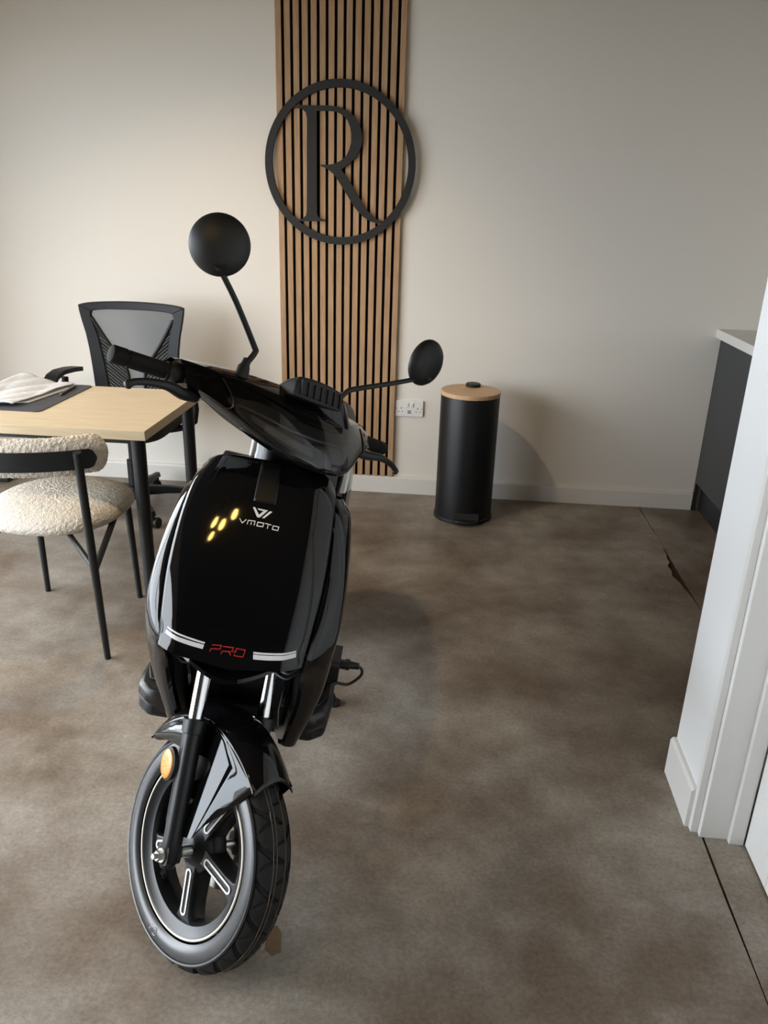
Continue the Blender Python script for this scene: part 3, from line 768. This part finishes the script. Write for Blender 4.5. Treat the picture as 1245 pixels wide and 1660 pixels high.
# ---------------------------------------------------------------- front fender
def fender(phd, x):     # phd degrees from steering axis towards the front, x -1..1 across
    ph = math.radians(phd)
    Rc, Re, hw = interp([(-62, .268, .240, .052), (-40, .276, .248, .060), (-10, .287, .254, .060), (10, .288, .255, .058), (30, .280, .248, .055), (45, .266, .242, .051), (54, .262, .240, .049)], phd)
    k = abs(x)
    ex = 2.8 if phd < 0 else 2.8-.9*min(1, phd/30)
    return (hw*x*(1-.05*(1-k)), (Rc-(Rc-Re)*k**ex)*math.sin(ph), (Rc-(Rc-Re)*k**ex)*math.cos(ph))
g = GS(); rows = []
for i in range(49):
    row = []
    for j in range(33):
        x = -1+j/16
        end = 45.8+3.4*abs(x)**2.0; beg = -54+10*abs(x)**2
        t = i/48; row.append(fender(beg+(end-beg)*t, x))
    rows.append(row)
g.grid(rows); FD = g.build('front_fender', M['black'], T, solid=.0028, off=0, angle=60)
for s in (1, -1):
    # side skirt: inner facet next to the fork, bevelled facet running to the front edge, rear facet
    rs = lambda f, q: .0845-.110*(q-.03)-.100*f
    A = [(0, .004, .262), (0, .018, .264), (0, .070, .234), (0, .102, .197), (0, .091, .158), (0, .079, .116), (0, .054, .040)]
    E = [(.0570, .004, .262), (.0570, .018, .264), (.0530, .080, .2430), (.0465, .182, .171), (.0500, .147, .138), (.0565, .113, .105), (.0680, .080, .076)]
    Bk = [(0, .017, .034), (0, -.004, .036), (0, -.008, .085), (0, .005, .132), (0, .022, .144), (0, .036, .149), (0, .047, .161), (0, .054, .179), (0, .050, .187), (0, .038, .193), (0, .006, .193), (0, -.004, .205)]
    A = [(rs(f, q), f, q) for r, f, q in A]; Bk = [(rs(f, q), f, q) for r, f, q in Bk]
    g = GS(); ins = A+Bk
    g.add([(r*s, f, q) for r, f, q in ins], [tuple(range(len(ins)))])
    g.build('fender_skirt', M['black'], FD, smooth=False, solid=.0018, off=0)
    g = GS(); strip = []
    for i in range(31):
        t = 6*i/30; k = min(int(t), 5); w = t-k
        a = Vector(A[k]).lerp(Vector(A[k+1]), w); e = Vector(E[k]).lerp(Vector(E[k+1]), w)
        strip.append([((a.x-.00006+(e.x-a.x+.00006)*u+.0016*math.sin(PI*u))*s, a.y+(e.y-a.y)*u, a.z+(e.z-a.z)*u) for u in (0, .2, .4, .6, .8, 1)])
    g.grid(strip)
    rr = []
    for t in range(9):
        u = t/8; phd = -44+48*u; e = fender(phd, 1.0)
        lo = (.0600+.0065*u, -.168+.170*u, .185+.006*math.sin(PI*u))
        rr.append([(e[0]*s, e[1], e[2]), ((e[0]+lo[0]+.004)/2*s, (e[1]+lo[1])/2, (e[2]+lo[2])/2), (lo[0]*s, lo[1], lo[2])])
    g.grid(rr)
    g.build('fender_side', M['black'], FD, angle=60, solid=.0018, off=0)
    g = GS(); g.add([((rs(f, q)-.006)*s, f, q) for f, q in ((-.012, .120), (.030, .118), (.072, .140), (.078, .180), (.050, .215), (-.012, .225))], [(0, 1, 2, 3, 4, 5)]); g.build('skirt_backing', M['matte'], FD, smooth=False, solid=.002, off=0)
    g = GS(); sc0 = (.0740*s, .025, .105)
    g.tube([sc0, (.0800*s, .025, .105)], .0065, 20); g.tube([(.0800*s, .025, .105), (.0815*s, .025, .105)], .0045, 16); g.build('fender_screw', M['steel'], FD, angle=30)

# ---------------------------------------------------------------- front shield panel with marks
SHIELD = [(0, -.035, .405, .143), (.12, -.052, .45, .147), (.35, -.105, .545, .154), (.6, -.168, .64, .153), (.85, -.238, .725, .147), (1, -.278, .757, .140)]
def shield(u, v, lift=0.0):
    if lift:
        h = 1e-3; p0 = Vector(shield(u, v)); du = Vector(shield(u+h, v))-p0; dv = Vector(shield(u, v+h))-p0
        n = dv.cross(du).normalized(); n = n if n.x > 0 else -n
        q = p0+n*lift; return (q.x, q.y, q.z)
    a, c, w = interp(SHIELD, v); au = abs(u); k = max(0.0, (au-.70)/.30)
    sb = (.034*(1-v)+.022*v)*(.45*u*u+.55*k**1.5)
    dc = .045*(1-v)**2*au**1.3-.040*max(v, 0)**4*au**6
    return a-sb, u*w, c+dc
g = GB(); rows = []
us = [-1+2*i/56 for i in range(57)]
for t in [i/54 for i in range(55)]:
    row = []
    for u in us:
        vm = .012-.085*abs(u)**1.7; row.append(shield(u, vm+(1-vm)*t))
    e0, e1 = row[0], row[-1]
    row = [(e0[0]-.022, e0[1]+.004, e0[2]-.006), (e0[0]-.006, e0[1]-.0022, e0[2]-.002)]+row+[(e1[0]-.006, e1[1]+.0022, e1[2]-.002), (e1[0]-.022, e1[1]-.004, e1[2]-.006)]
    rows.append(row)
lastr = rows[-1]
rows.append([(a-.007, b*.995, c+.0035) for a, b, c in lastr]); rows.append([(a-.022, b*.985, c-.001) for a, b, c in lastr]); rows.append([(a-.034, b*.97, c-.020) for a, b, c in lastr])
first = rows[0]
rows = [[(a-.030, b*.98, c+.006) for a, b, c in first], [(a-.006, b*.995, c-.004) for a, b, c in first]]+rows
g.grid(rows); SH = g.build('front_shield', M['black'], T, angle=50)
def on_shield_poly(polys, lift, name, m, n=10):
    g = GB()
    for P in polys:
        if len(P) == 4:     # quad strip along its long side
            rws = []
            for k in range(n+1):
                t = k/n; a = (P[0][0]+(P[1][0]-P[0][0])*t, P[0][1]+(P[1][1]-P[0][1])*t); b = (P[3][0]+(P[2][0]-P[3][0])*t, P[3][1]+(P[2][1]-P[3][1])*t)
                rws.append([shield(*a, lift=lift), shield((a[0]+b[0])/2, (a[1]+b[1])/2, lift=lift), shield(*b, lift=lift)])
            g.grid(rws)
        else:
            g.add([shield(*q, lift=lift) for q in P], [tuple(range(len(P)))])
    return g.build(name, m, SH, smooth=False)
def on_shield_strokes(lines, wd, lift, name, m):
    g = GB(); KU, KV = .152, .40      # metres per unit u and v
    for L_ in lines:
        P = [Vector((u*KU, v*KV)) for u, v in L_]; closed = (P[0]-P[-1]).length < 1e-5; rws = []
        for i, q in enumerate(P):
            if closed and i in (0, len(P)-1): d0, d1 = (P[-1]-P[-2]).normalized(), (P[1]-P[0]).normalized()
            else:
                d0 = (P[i]-P[i-1]).normalized() if i > 0 else (P[1]-P[0]).normalized(); d1 = (P[i+1]-P[i]).normalized() if i < len(P)-1 else d0
            t = (d0+d1).normalized(); nn = Vector((-t.y, t.x)); k = 1/max(.5, nn.dot(Vector((-d1.y, d1.x))))
            a, b = q+nn*wd*k/2, q-nn*wd*k/2
            rws.append([shield(a.x/KU, a.y/KV, lift=lift), shield(b.x/KU, b.y/KV, lift=lift)])
        g.grid(rws)
    return g.build(name, m, SH, smooth=False)
EMB = [[(-0.0712, 0.7269), (-0.0372, 0.7272), (0.03, 0.6963), (0.0808, 0.7167), (0.0133, 0.7181), (-0.008, 0.7256), (0.1373, 0.7225), (0.05, 0.6851), (0.0234, 0.6832), (0.0061, 0.6866)], [(0.077, 0.6842), (0.1071, 0.6835), (0.199, 0.7193), (0.1619, 0.7203)]]
MAKER = [[(-0.209, 0.6644), (-0.1622, 0.6456), (-0.1178, 0.6652)], [(-0.0952, 0.6444), (-0.0905, 0.6629), (-0.002, 0.6644), (-0.0041, 0.6452)], [(-0.0462, 0.6579), (-0.0471, 0.6445)], [(0.0374, 0.6625), (0.1142, 0.6614), (0.1132, 0.6452), (0.0334, 0.645), (0.0374, 0.6625)], [(0.1331, 0.6616), (0.2185, 0.6577)], [(0.1765, 0.6557), (0.1742, 0.639)], [(0.2446, 0.6554), (0.3188, 0.6533), (0.3138, 0.636), (0.2394, 0.639), (0.2446, 0.6554)]]
PRO = [[(-0.2525, 0.0706), (-0.2443, 0.0869), (-0.1256, 0.0993), (-0.1139, 0.1175), (-0.2398, 0.1058)], [(-0.1041, 0.0777), (-0.0935, 0.0934), (0.0342, 0.1014), (0.0465, 0.1194), (-0.0934, 0.1154)], [(-0.0092, 0.0997), (0.0269, 0.0842)], [(0.097, 0.1012), (0.0466, 0.1017)], [(0.0696, 0.0998), (0.0888, 0.1163), (0.2063, 0.1088), (0.1907, 0.0759), (0.0702, 0.0826), (0.0761, 0.0931)]]
STRIPE = [[(-0.8679, 0.0808), (-0.3348, 0.1052), (-0.3389, 0.0959), (-0.873, 0.0693)], [(-0.8845, 0.0566), (-0.342, 0.0914), (-0.3511, 0.068), (-0.9016, 0.0281)], [(0.3148, 0.0992), (0.8742, 0.0619), (0.8791, 0.0496), (0.3199, 0.0896)], [(0.3187, 0.086), (0.8813, 0.0453), (0.894, 0.0149), (0.3316, 0.0601)]]
TAPE = [(-0.0989, 0.9329), (0.208, 0.9468), (0.2227, 0.7531), (-0.081, 0.7565)]
on_shield_poly([[EMB[0][i] for i in q] for q in ((0, 1, 2, 8, 9), (2, 3, 6, 7, 8), (3, 4, 5, 6))], .0009, 'chevron_emblem', M['whiteline'])
on_shield_poly(EMB[1:], .0009, 'slash_emblem', M['whiteline'])
on_shield_strokes(MAKER, .0017, .0009, 'maker_lettering', M['whiteline'])
on_shield_strokes(PRO, .0019, .0009, 'model_lettering', M['redline'])
on_shield_poly(STRIPE[:2], .0008, 'chin_stripe', M['stripe'], 16)
on_shield_poly(STRIPE[2:], .0008, 'chin_stripe', M['stripe'], 16)
tp = [[TAPE[0], TAPE[3], TAPE[2], TAPE[1]]]
g = GB(); rws = []
for k in range(13):
    t = k/12; a = tuple(TAPE[0][i]+(TAPE[3][i]-TAPE[0][i])*t for i in (0, 1)); b = tuple(TAPE[1][i]+(TAPE[2][i]-TAPE[1][i])*t for i in (0, 1))
    if k == 0: a = (a[0], 1.0); b = (b[0], 1.0)
    rws.append([shield(a[0]+(b[0]-a[0])*j/8, a[1]+(b[1]-a[1])*j/8, lift=.0010) for j in range(9)])
g.grid(rws); g.build('tape_strip', M['tape'], SH, solid=.0006, off=0)

# ---------------------------------------------------------------- side wings of the leg shield
WING = [  # inner, ridge, back
 ((-.315, .143, .690), (-.337, .157, .678), (-.392, .151, .664)),
 ((-.264, .150, .650), (-.294, .179, .648), (-.400, .173, .636)),
 ((-.192, .157, .562), (-.212, .194, .556), (-.385, .190, .545)),
 ((-.128, .1545, .475), (-.156, .198, .465), (-.350, .193, .450)),
 ((-.092, .1475, .412), (-.146, .193, .392), (-.345, .188, .372)),
 ((-.130, .140, .340), (-.172, .186, .307), (-.365, .179, .285)),
 ((-.165, .134, .245), (-.195, .172, .224), (-.390, .165, .208)),
 ((-.195, .114, .125), (-.215, .143, .112), (-.410, .138, .105))]
for s in (1, -1):
    g = GB(); rows = []
    K = [(i,)+tuple(x for q in w for x in q) for i, w in enumerate(WING)]
    for i in range(43):
        t = 7*i/42; e = interp(K, t); I, Rg, Bk = Vector(e[0:3]), Vector(e[3:6]), Vector(e[6:9])
        row = [I+Vector((-.03, -.004, -.008)), I+Vector((-.004, -.001, 0))]
        for k in range(1, 7): row.append(I.lerp(Rg, k/7)+Vector((.004*math.sin(PI*k/7), .003*math.sin(PI*k/7), 0)))
        row += [Rg+Vector((-.001, .001, 0)), Rg+Vector((-.010, .004, 0))]
        for k in range(1, 7): row.append(Rg.lerp(Bk, k/6)+Vector((0, .004*(1-k/6)+.006*math.sin(PI*k/6), 0)))
        row += [Bk+Vector((-.006, -.012, 0)), Bk+Vector((-.004, -.05, 0))]
        rows.append([(q.x, q.y*s, q.z) for q in row])
    t0 = rows[0]; rows = [[(a-.012, b*.96, c-.006) for a, b, c in t0], [(a-.003, b*.99, c+.003) for a, b, c in t0]]+rows
    b0 = rows[-1]; rows.append([(a-.01, b*.94, c-.006) for a, b, c in b0])
    g.grid(rows); g.build('side_panel', M['black'], T, angle=28)

# ---------------------------------------------------------------- lower nose: recess, chin lip, louvres
g = GB(); rows = []
for c, ac, hw, ae in ((.445, -.20, .142, -.14), (.41, -.235, .146, -.135), (.36, -.262, .142, -.165), (.30, -.283, .138, -.165), (.22, -.300, .132, -.185), (.14, -.315, .118, -.205), (.10, -.33, .108, -.225)):
    row = []
    for k in range(25):
        x = -1+k/12; e = abs(x)
        row.append((ac+(ae-ac)*max(0, (e-.45)/.55)**1.6, x*hw, c))
    rows.append(row)
g.grid(rows); g.build('inner_fender', M['blacksoft'], T, angle=60)
g = GB(); rows = []
for k in range(49):
    x = -1+k/24; e = abs(x)
    a = -.024-.080*e**1.7; b = .150*x; c = .383+.048*e**1.5
    th = .006*(1-e**4)+.0015
    rows.append([(a, b, c), (a-.003, b, c+th), (a-.05, b*.97, c+th+.012), (a-.09, b*.95, c+.014), (a-.06, b*.96, c+.001)])
g.grid(rows, closed_u=True, cap=True); g.build('chin_lip', M['black'], T, angle=35)
for s in (1, -1):
    for k in range(3):
        g = GB(); rows = []
        for i in range(13):
            t = i/12; b = (.146-.085*t-.003*k)*s; a = -.112-.016*k+.020*math.sin(PI*min(1, t*1.1))-.045*t; c = .408-.024*k-.024*min(1, t/.35)-.004*t
            w = .030*(1-.5*t)
            rows.append([(a, b, c), (a-.001, b, c+.004), (a-w, b, c+.010), (a-w, b, c+.005)])
        g.grid(rows, closed_u=True, cap=True); g.build('louvre', M['blacksoft'], T, angle=35)
for s in (1, -1):
    g = GB(); g.prism([(.122, .335), (.106, .330), (.094, .20), (.098, .14), (.106, .15)], -.240, -.228, lambda b, c, a: (a+(.34-c)*-.22+.04, b*s, c)); g.build('inner_rib', M['black'], T, bevel=.006)

# ---------------------------------------------------------------- neck between shield and handlebar cowl
g = GB(); rows = []
for c, hw, a0, a1, b0 in ((.62, .112, -.33, -.46, .03), (.70, .106, -.335, -.48, .046), (.745, .104, -.345, -.49, .050), (.79, .102, -.350, -.485, .050), (.83, .096, -.36, -.47, .050), (.875, .080, -.37, -.46, .050)):
    row = []
    for i in range(32):
        t = 2*PI*i/32; row.append(((a0+a1)/2+(a0-a1)/2*math.copysign(abs(math.cos(t))**.8, math.cos(t)), b0+hw*math.copysign(abs(math.sin(t))**.8, math.sin(t)), c))
    rows.append(row)
g.grid(rows, closed_u=True, cap=True); g.build('steering_neck', M['black'], T, angle=60)
for s in (1, -1):
    g = GB(); bb = .045
    g.prism([(-.43, .66), (-.50, .67), (-.55, .76), (-.535, .80), (-.50, .775), (-.46, .715)], .096, .118, lambda a, c, d: (a, bb+d*s, c)); g.build('inner_trim', M['trimreflect'], T, bevel=.006)

# ---------------------------------------------------------------- handlebar cowl (turns with the fork)
#       r      fback  sbot  fbot  fnose snose fseam sseam ftop  stop  sback
COWL = [(.000, -.070, .792, .160, .172, .826, .126, .905, .070, .964, .966),
        (.060, -.070, .800, .147, .158, .833, .118, .908, .046, .972, .968),
        (.120, -.072, .827, .108, .120, .858, .088, .927, .012, .978, .972),
        (.190, -.074, .872, .058, .070, .896, .040, .947, -.012, .977, .972),
        (.235, -.074, .898, .028, .036, .916, .006, .957, -.030, .973, .968),
        (.262, -.074, .910, .008, .014, .924, -.012, .960, -.036, .968, .964)]
def cowl_row(r, inset=0.0):
    fb, sb, fbt, fn, sn, fs, ss, ft, stp, sbk = interp(COWL, abs(r))
    bk = min(sb+.38*(fbt-fb), sbk-.022)
    P = [(fb, bk), (fb+.02, bk-.010), (fbt-.02, sb+.004), (fbt, sb+.004), ((fbt+fn)/2+.010-inset*.6, (sb+sn)/2-.004), (fn-inset, sn), ((fn+fs)/2+.004-inset, (sn+ss)/2+.004), (fs-inset*.4, ss-.003), (fs, ss), (fs-.002, ss+.004), ((fs+ft)/2+.002, (ss+stp)/2+.001), (ft, stp-.002), (ft-.012, stp+.001), ((ft+fb)/2, (stp+sbk)/2+.004), (fb, sbk)]
    return [(r, f, s) for f, s in P]
g = GS(); rows = []
for i in range(65):
    r = -.262+.524*i/64; rows.append(cowl_row(r, .016*max(0, 1-(abs(r)/.245)**4)))
g.grid(rows, closed_u=True); CW = g.build('handlebar_cowl', M['black'], T, angle=38)
for s in (1, -1):
    g = GS(); q = cowl_row(.248); cf_ = sum(a[1] for a in q)/len(q); cs_ = sum(a[2] for a in q)/len(q)
    g.add([(s*.2475, cf_+(f-cf_)*.985, cs_+(z-cs_)*.985) for r, f, z in q], [tuple(range(len(q)))]); g.build('end_recess', M['griprubber'], CW, smooth=False)

def lens_pt(r, w, off=.002):
    fb, sb, fbt, fn, sn, fs, ss, ft, stp, sbk = interp(COWL, abs(r))
    B = Vector((fbt+off, sb+.004)); Sm = Vector((fs+off, ss)); Nn = Vector((fn+off, sn)); Cc = Nn*2-(B+Sm)*.5
    q = B*(1-w)**2+Cc*2*w*(1-w)+Sm*w*w; return q.x, q.y
g = GS(); rows = []
for i in range(65):
    r = -.238+.476*i/64; row = []
    for j in range(17):
        w = j/16; f, s = lens_pt(r, w); row.append((r, f, s))
    rows.append(row)
g.grid(rows); g.build('headlamp_lens', M['lens'], CW, angle=60)
def in_lens(r, w, dep):
    f, s = lens_pt(r, w); return (r, f-dep, s)
g = GS(); rws = []
for i in range(41):
    r = -.215+.43*i/40; rws.append([in_lens(r, .06+.86*j/10, .0125) for j in range(11)])
g.grid(rws); g.build('lamp_housing', M['lampbed'], CW, angle=60)
# lamp unit behind the lens: light-guide ring and two reflector bowls
g = GS(); loop = []
for k in range(49):
    t = 2*PI*k/48; ct, st2 = math.copysign(abs(math.cos(t))**.5, math.cos(t)), math.copysign(abs(math.sin(t))**.7, math.sin(t))
    r = .020+.155*ct; w = .50+(.24-.06*ct)*st2
    loop.append(in_lens(r, w, .010))
g.tube(loop, .0040, 8, cap=False); g.build('light_guide', M['lampgrey'], CW)
for r0, r1 in ((-.128, -.064), (-.058, .004)):
    g = GS(); rws = []
    for i in range(11):
        r = r0+(r1-r0)*i/10; rws.append([in_lens(r, .16+.56*j/8, .0085+.002*math.sin(PI*j/8)) for j in range(9)])
    g.grid(rws); g.build('reflector_bowl', M['lampgrey'], CW, angle=60)
g = GS(); rws = []
for i in range(21):
    r = .035+.115*i/20; rws.append([in_lens(r, .44+.16*j/6, .0085) for j in range(7)])
g.grid(rws); g.build('lamp_strip', M['lampgrey'], CW)
# smaller trim lines on the right end of the lens
for s in (1, -1):
    g = GS(); g.tube([in_lens(s*(.198-.012*math.sin(PI*k/12)), .04+.9*k/12, -.0012) for k in range(13)], .0016, 6); g.build('lens_seam', M['lampdark'], CW)
# raised instrument hood with slots
g = GS(); rows = []
for f, s0, s1, hw in ((.112, .944, .982, .064), (.107, .942, .987, .068), (.07, .944, .985, .066), (.03, .950, .978, .054), (-.01, .952, .966, .042)):
    rows.append([(x*hw, f-.0*abs(x), s) for x, s in ((-1, s0), (-.97, s0+(s1-s0)*.7), (-.86, s1-.001), (-.4, s1+.003), (0, s1+.004), (.4, s1+.003), (.86, s1-.001), (.97, s0+(s1-s0)*.7), (1, s0))])
g.grid(rows, closed_u=True, cap=True); HD = g.build('instrument_hood', M['matte'], CW, bevel=.003, angle=40)
for k in range(6):
    x = -.046+.0184*k; g = GS(); g.prism([(x-.0075, .950), (x+.0055, .950), (x+.0075, .977), (x-.0055, .977)], .1115, .1135, lambda r, s, f: (r, f, s)); g.build('slot', M['hole'], HD, smooth=False)
for k in range(7):
    x = -.055+.0184*k; g = GS(); g.prism([(x-.0016, .949), (x+.0016, .949), (x+.0034, .978), (x+.0002, .978)], .1118, .1175, lambda r, s, f: (r, f, s)); g.build('fin', M['matte'], HD, smooth=False)

# ---------------------------------------------------------------- handlebar, grips, levers, mirrors
g = GS(); g.tube([(.36, -.050, .937), (.22, -.035, .938), (0, -.02, .93), (-.22, -.035, .938), (-.36, -.050, .937)], .011, 14); HB = g.build('handlebar', M['darkmetal'], T)
g = GS(); g.tube([(0, -.01, .60), (0, -.01, .93)], .022, 16); g.build('steering_stem', M['matte'], T)
for s in (1, -1):
    g = GS(); P = [(.268, -.040, .9375), (.275, -.041, .9375), (.276, -.041, .9375), (.352, -.050, .937), (.353, -.050, .937), (.356, -.0505, .937), (.357, -.0505, .937), (.382, -.0534, .937), (.385, -.0537, .937), (.3868, -.0538, .937), (.3876, -.0539, .937)]
    g.tube([(r*s, f, q) for r, f, q in P], [.0195, .0195, .0168, .0172, .0155, .0155, .0178, .0178, .0165, .012, .004], 24); g.build('grip', M['griprubber'], T, angle=40)
    g = GS(); g.tube([(s*r, f, q) for r, f, q in ((.230, -.030, .936), (.236, -.031, .936), (.262, -.036, .937), (.268, -.038, .937))], [.018, .0225, .0225, .018], 24); g.build('switch_housing', M['matte'], T, angle=40)
    g = GS(); g.tube([(s*.225, -.002, .900), (s*.262, .012, .893), (s*.300, .022, .896), (s*.335, .020, .893), (s*.362, .016, .886), (s*.372, .014, .880)], [.014, .0115, .0092, .0075, .0068, .0068], 14, sub=5)
    g.lathe([(0, -.0092), (.005, -.0078), (.0092, 0), (.005, .0078), (0, .0092)], st(s*.374, .014, .878), TS, 16); g.build('brake_lever', M['darkmetal'], T, angle=60)
    g = GS(); g.tube([(s*.140, .020, .958), (s*.139, .022, .985), (s*.137, .022, .990), (s*.134, .022, 1.002)], [.0155, .0125, .0095, .0085], 16); g.build('mirror_boot', M['matte'], T, angle=40)
MIR = ((1, [(.134, .022, .995), (.120, .024, 1.022), (.128, .026, 1.034), (.214, .062, 1.090), (.276, .084, 1.126)], (.292, .092, 1.166), Vector((.28, -.955, .06))),
       (-1, [(-.136, .022, .995), (-.150, .026, 1.016), (-.172, .030, 1.030), (-.262, .062, 1.070), (-.338, .090, 1.106)], (-.331, .100, 1.138), Vector((.74, -.63, -.14))))
for s, path, cen, nrm in MIR:
    nrm = nrm.normalized(); c = st(*cen)
    g = G(); g.lathe([(0, .021), (.012, .0205), (.028, .0175), (.043, .0105), (.052, .003), (.0565, -.004), (.0572, -.009), (.0565, -.012), (.053, -.0125)], c, nrm, 48, cap=False)
    MR = g.build('mirror', M['matte'], T, angle=60)
    g = G(); g.lathe([(0, -.0118), (.0535, -.0118)], c, nrm, 48, cap=False); g.build('mirror_glass', M['mirror'], MR)
    end = st(*path[-1]); 
    g = GS(); g.tube(path[:3]+[path[3], path[4]], [.0062, .0062, .0062, .0058, .0056], 14, sub=5); g.build('mirror_stalk', M['darkmetal'], MR, angle=60)
    rr = [c+nrm*.012+(end-c-nrm*(end-c).dot(nrm))*.75]
    g = G(); g.tube([end, end.lerp(rr[0], .5), rr[0]], [.0075, .010, .012], 14); g.build('mirror_joint', M['darkmetal'], MR, angle=60)
    g = G(); up = Vector((0, 0, 1)); rt = nrm.cross(up).normalized()

# ---------------------------------------------------------------- floorboard, body, seat, rear wheel, stand
OB = -.022
GF = lambda: G(lambda a, b, c: body(a, b+OB, c+.020))
g = GF(); rows = []
FB = [(-.285, .175, .05), (-.290, .205, .03), (-.315, .228, .0), (-.36, .236, 0), (-.50, .232, 0), (-.62, .215, 0), (-.72, .19, 0), (-.80, .17, 0)]
for a, hw, q in FB:
    rows.append([(a, -hw, .092), (a, -hw, .118), (a-.004, -hw+.012, .128), (a, 0, .130), (a-.004, hw-.012, .128), (a, hw, .118), (a, hw, .092), (a, hw-.03, .070), (a, 0, .055), (a, -hw+.03, .070)])
g.grid(rows, closed_u=True, cap=True); FBD = g.build('floorboard', M['blacksoft'], T, bevel=.004, angle=40)
for s in (1, -1):
    g = GF(); g.prism([(-.305, .130*s), (-.325, .205*s), (-.37, .222*s), (-.60, .203*s), (-.60, .130*s)], .1300, .1345); g.build('foot_mat', M['matte'], FBD, bevel=.003)
    g = GF(); g.prism([(-.288, .14*s), (-.288, .195*s), (-.318, .228*s), (-.42, .236*s), (-.42, .14*s)], .050, .091); g.build('board_nose', M['matte'], FBD, bevel=.010)
g = GB(); rows = []
for c, hw in ((.13, .115), (.30, .135), (.45, .15), (.58, .15), (.68, .14), (.72, .12)):
    rows.append([(-.375+.02*math.cos(PI*x/2)-.14*(c-.4), x*hw, c) for x in [-1+k/8 for k in range(17)]])
g.grid(rows); g.build('inner_leg_shield', M['blacksoft'], T, solid=.02)
g = GB(); rows = []
for a, hw, c0, c1 in ((-.72, .10, .10, .50), (-.78, .135, .09, .52), (-.95, .155, .12, .535), (-1.2, .16, .22, .545), (-1.4, .14, .30, .55), (-1.58, .08, .40, .555)):
    rows.append([(a, hw*x, c0+(c1-c0)*y) for x, y in ((-.7, 0), (-1, .3), (-1, .75), (-.8, 1), (0, 1.02), (.8, 1), (1, .75), (1, .3), (.7, 0))])
g.grid(rows, closed_u=True, cap=True); g.build('rear_body', M['black'], T, subsurf=2, angle=180)
g = GB(); rows = []
for a, hw, c0, c1 in ((-.70, .08, .535, .575), (-.78, .12, .53, .60), (-1.05, .145, .53, .605), (-1.2, .14, .54, .625), (-1.45, .125, .545, .635), (-1.56, .07, .55, .60)):
    rows.append([(a, hw*x, c0+(c1-c0)*y) for x, y in ((-1, 0), (-1.02, .6), (-.8, 1), (0, 1.05), (.8, 1), (1.02, .6), (1, 0))])
g.grid(rows, closed_u=True, cap=True); g.build('seat', M['matte'], T, subsurf=2, angle=180)
RC = body(-1.30, 0, .0); RWx = SL
def rear_ring(prof, n=72):
    g = G(); rows = []
    for i in range(n):
        a = 2*PI*i/n; rows.append([RC+SL*o+(SF*math.sin(a)+SU*math.cos(a))*r for r, o in prof])
    g.grid([[tuple(q) for q in r] for r in rows], closed_u=True, closed_v=True); return g
g = rear_ring([(.15, .03), (.165, .034), (.165, -.034), (.15, -.03)]); RW = g.build('rear_wheel', M['rim'], T)
ZR = (.224/1.0); sc_r = (RC.z-.0015-.048*abs(SL.z)*0)/math.sqrt(1-0)*1.0
Rr = (RC.z-.045*(1-SU.z)-.004)/1.0
rear_ring([(Rr-.045+.045*math.cos(t), .05*math.sin(t)) for t in [2*PI*k/24 for k in range(24)]]).build('tyre', M['tread'], RW)
rear_ring([(.0, .05), (.145, .04), (.145, -.04), (.0, -.05)]).build('hub_motor', M['hub'], RW, angle=30)
for s in (1, -1):
    g = GB(); g.tube([(-1.30, .085*s, 0), (-1.05, .09*s, .06), (-.85, .09*s, .12)], .018, 12); g.build('swingarm', M['darkmetal'], T)
g = GB(); p1 = body(-.80, .09, .06); foot = Vector((p1.x+.09, p1.y+.03, .006))
g = G(); g.tube([p1, foot+Vector((0, 0, .01))], .010, 12); g.lathe([(0, -.005), (.022, -.005), (.022, .003), (0, .003)], foot, (0, 0, 1), 20); g.build('side_stand', M['darkmetal'], T, angle=40)

# ---------------------------------------------------------------- charger brick on the foot board
BC = body(-.455, .140, .157)
CH = thing('battery_charger', tuple(BC), 'black charger brick with looped lead standing on the scooter foot board', 'charger')
g = GB(); g.prism(rrect(.050, .216, .156, .214, .004), -.505, -.405, lambda b, c, a: (a-.010, b, c)); g.build('charger_case', M['matte'], CH, bevel=.003)
for k in range(2):
    g = GB(); g.box(-.4265-.007*k, -.4240-.007*k, .055, .2164, .160, .2150); g.build('case_rib', M['blacksoft'], CH, smooth=False)
g = GB(); g.xf = lambda a, b, c: body(a-.010, b+.002, c-.006)
g.tube([(-.440, .212, .205), (-.440, .226, .205), (-.442, .229, .205), (-.443, .236, .205), (-.444, .237, .204), (-.446, .262, .203)], [.0125, .0120, .0145, .0145, .0105, .0085], 14)
g.build('plug', M['matte'], CH, angle=40)
g = GB(); g.tube([(-.446, .260, .203), (-.446, .272, .196), (-.440, .272, .180), (-.425, .245, .160), (-.41, .214, .168), (-.403, .20, .164)], .0038, 10, sub=6); g.build('lead', M['matte'], CH)
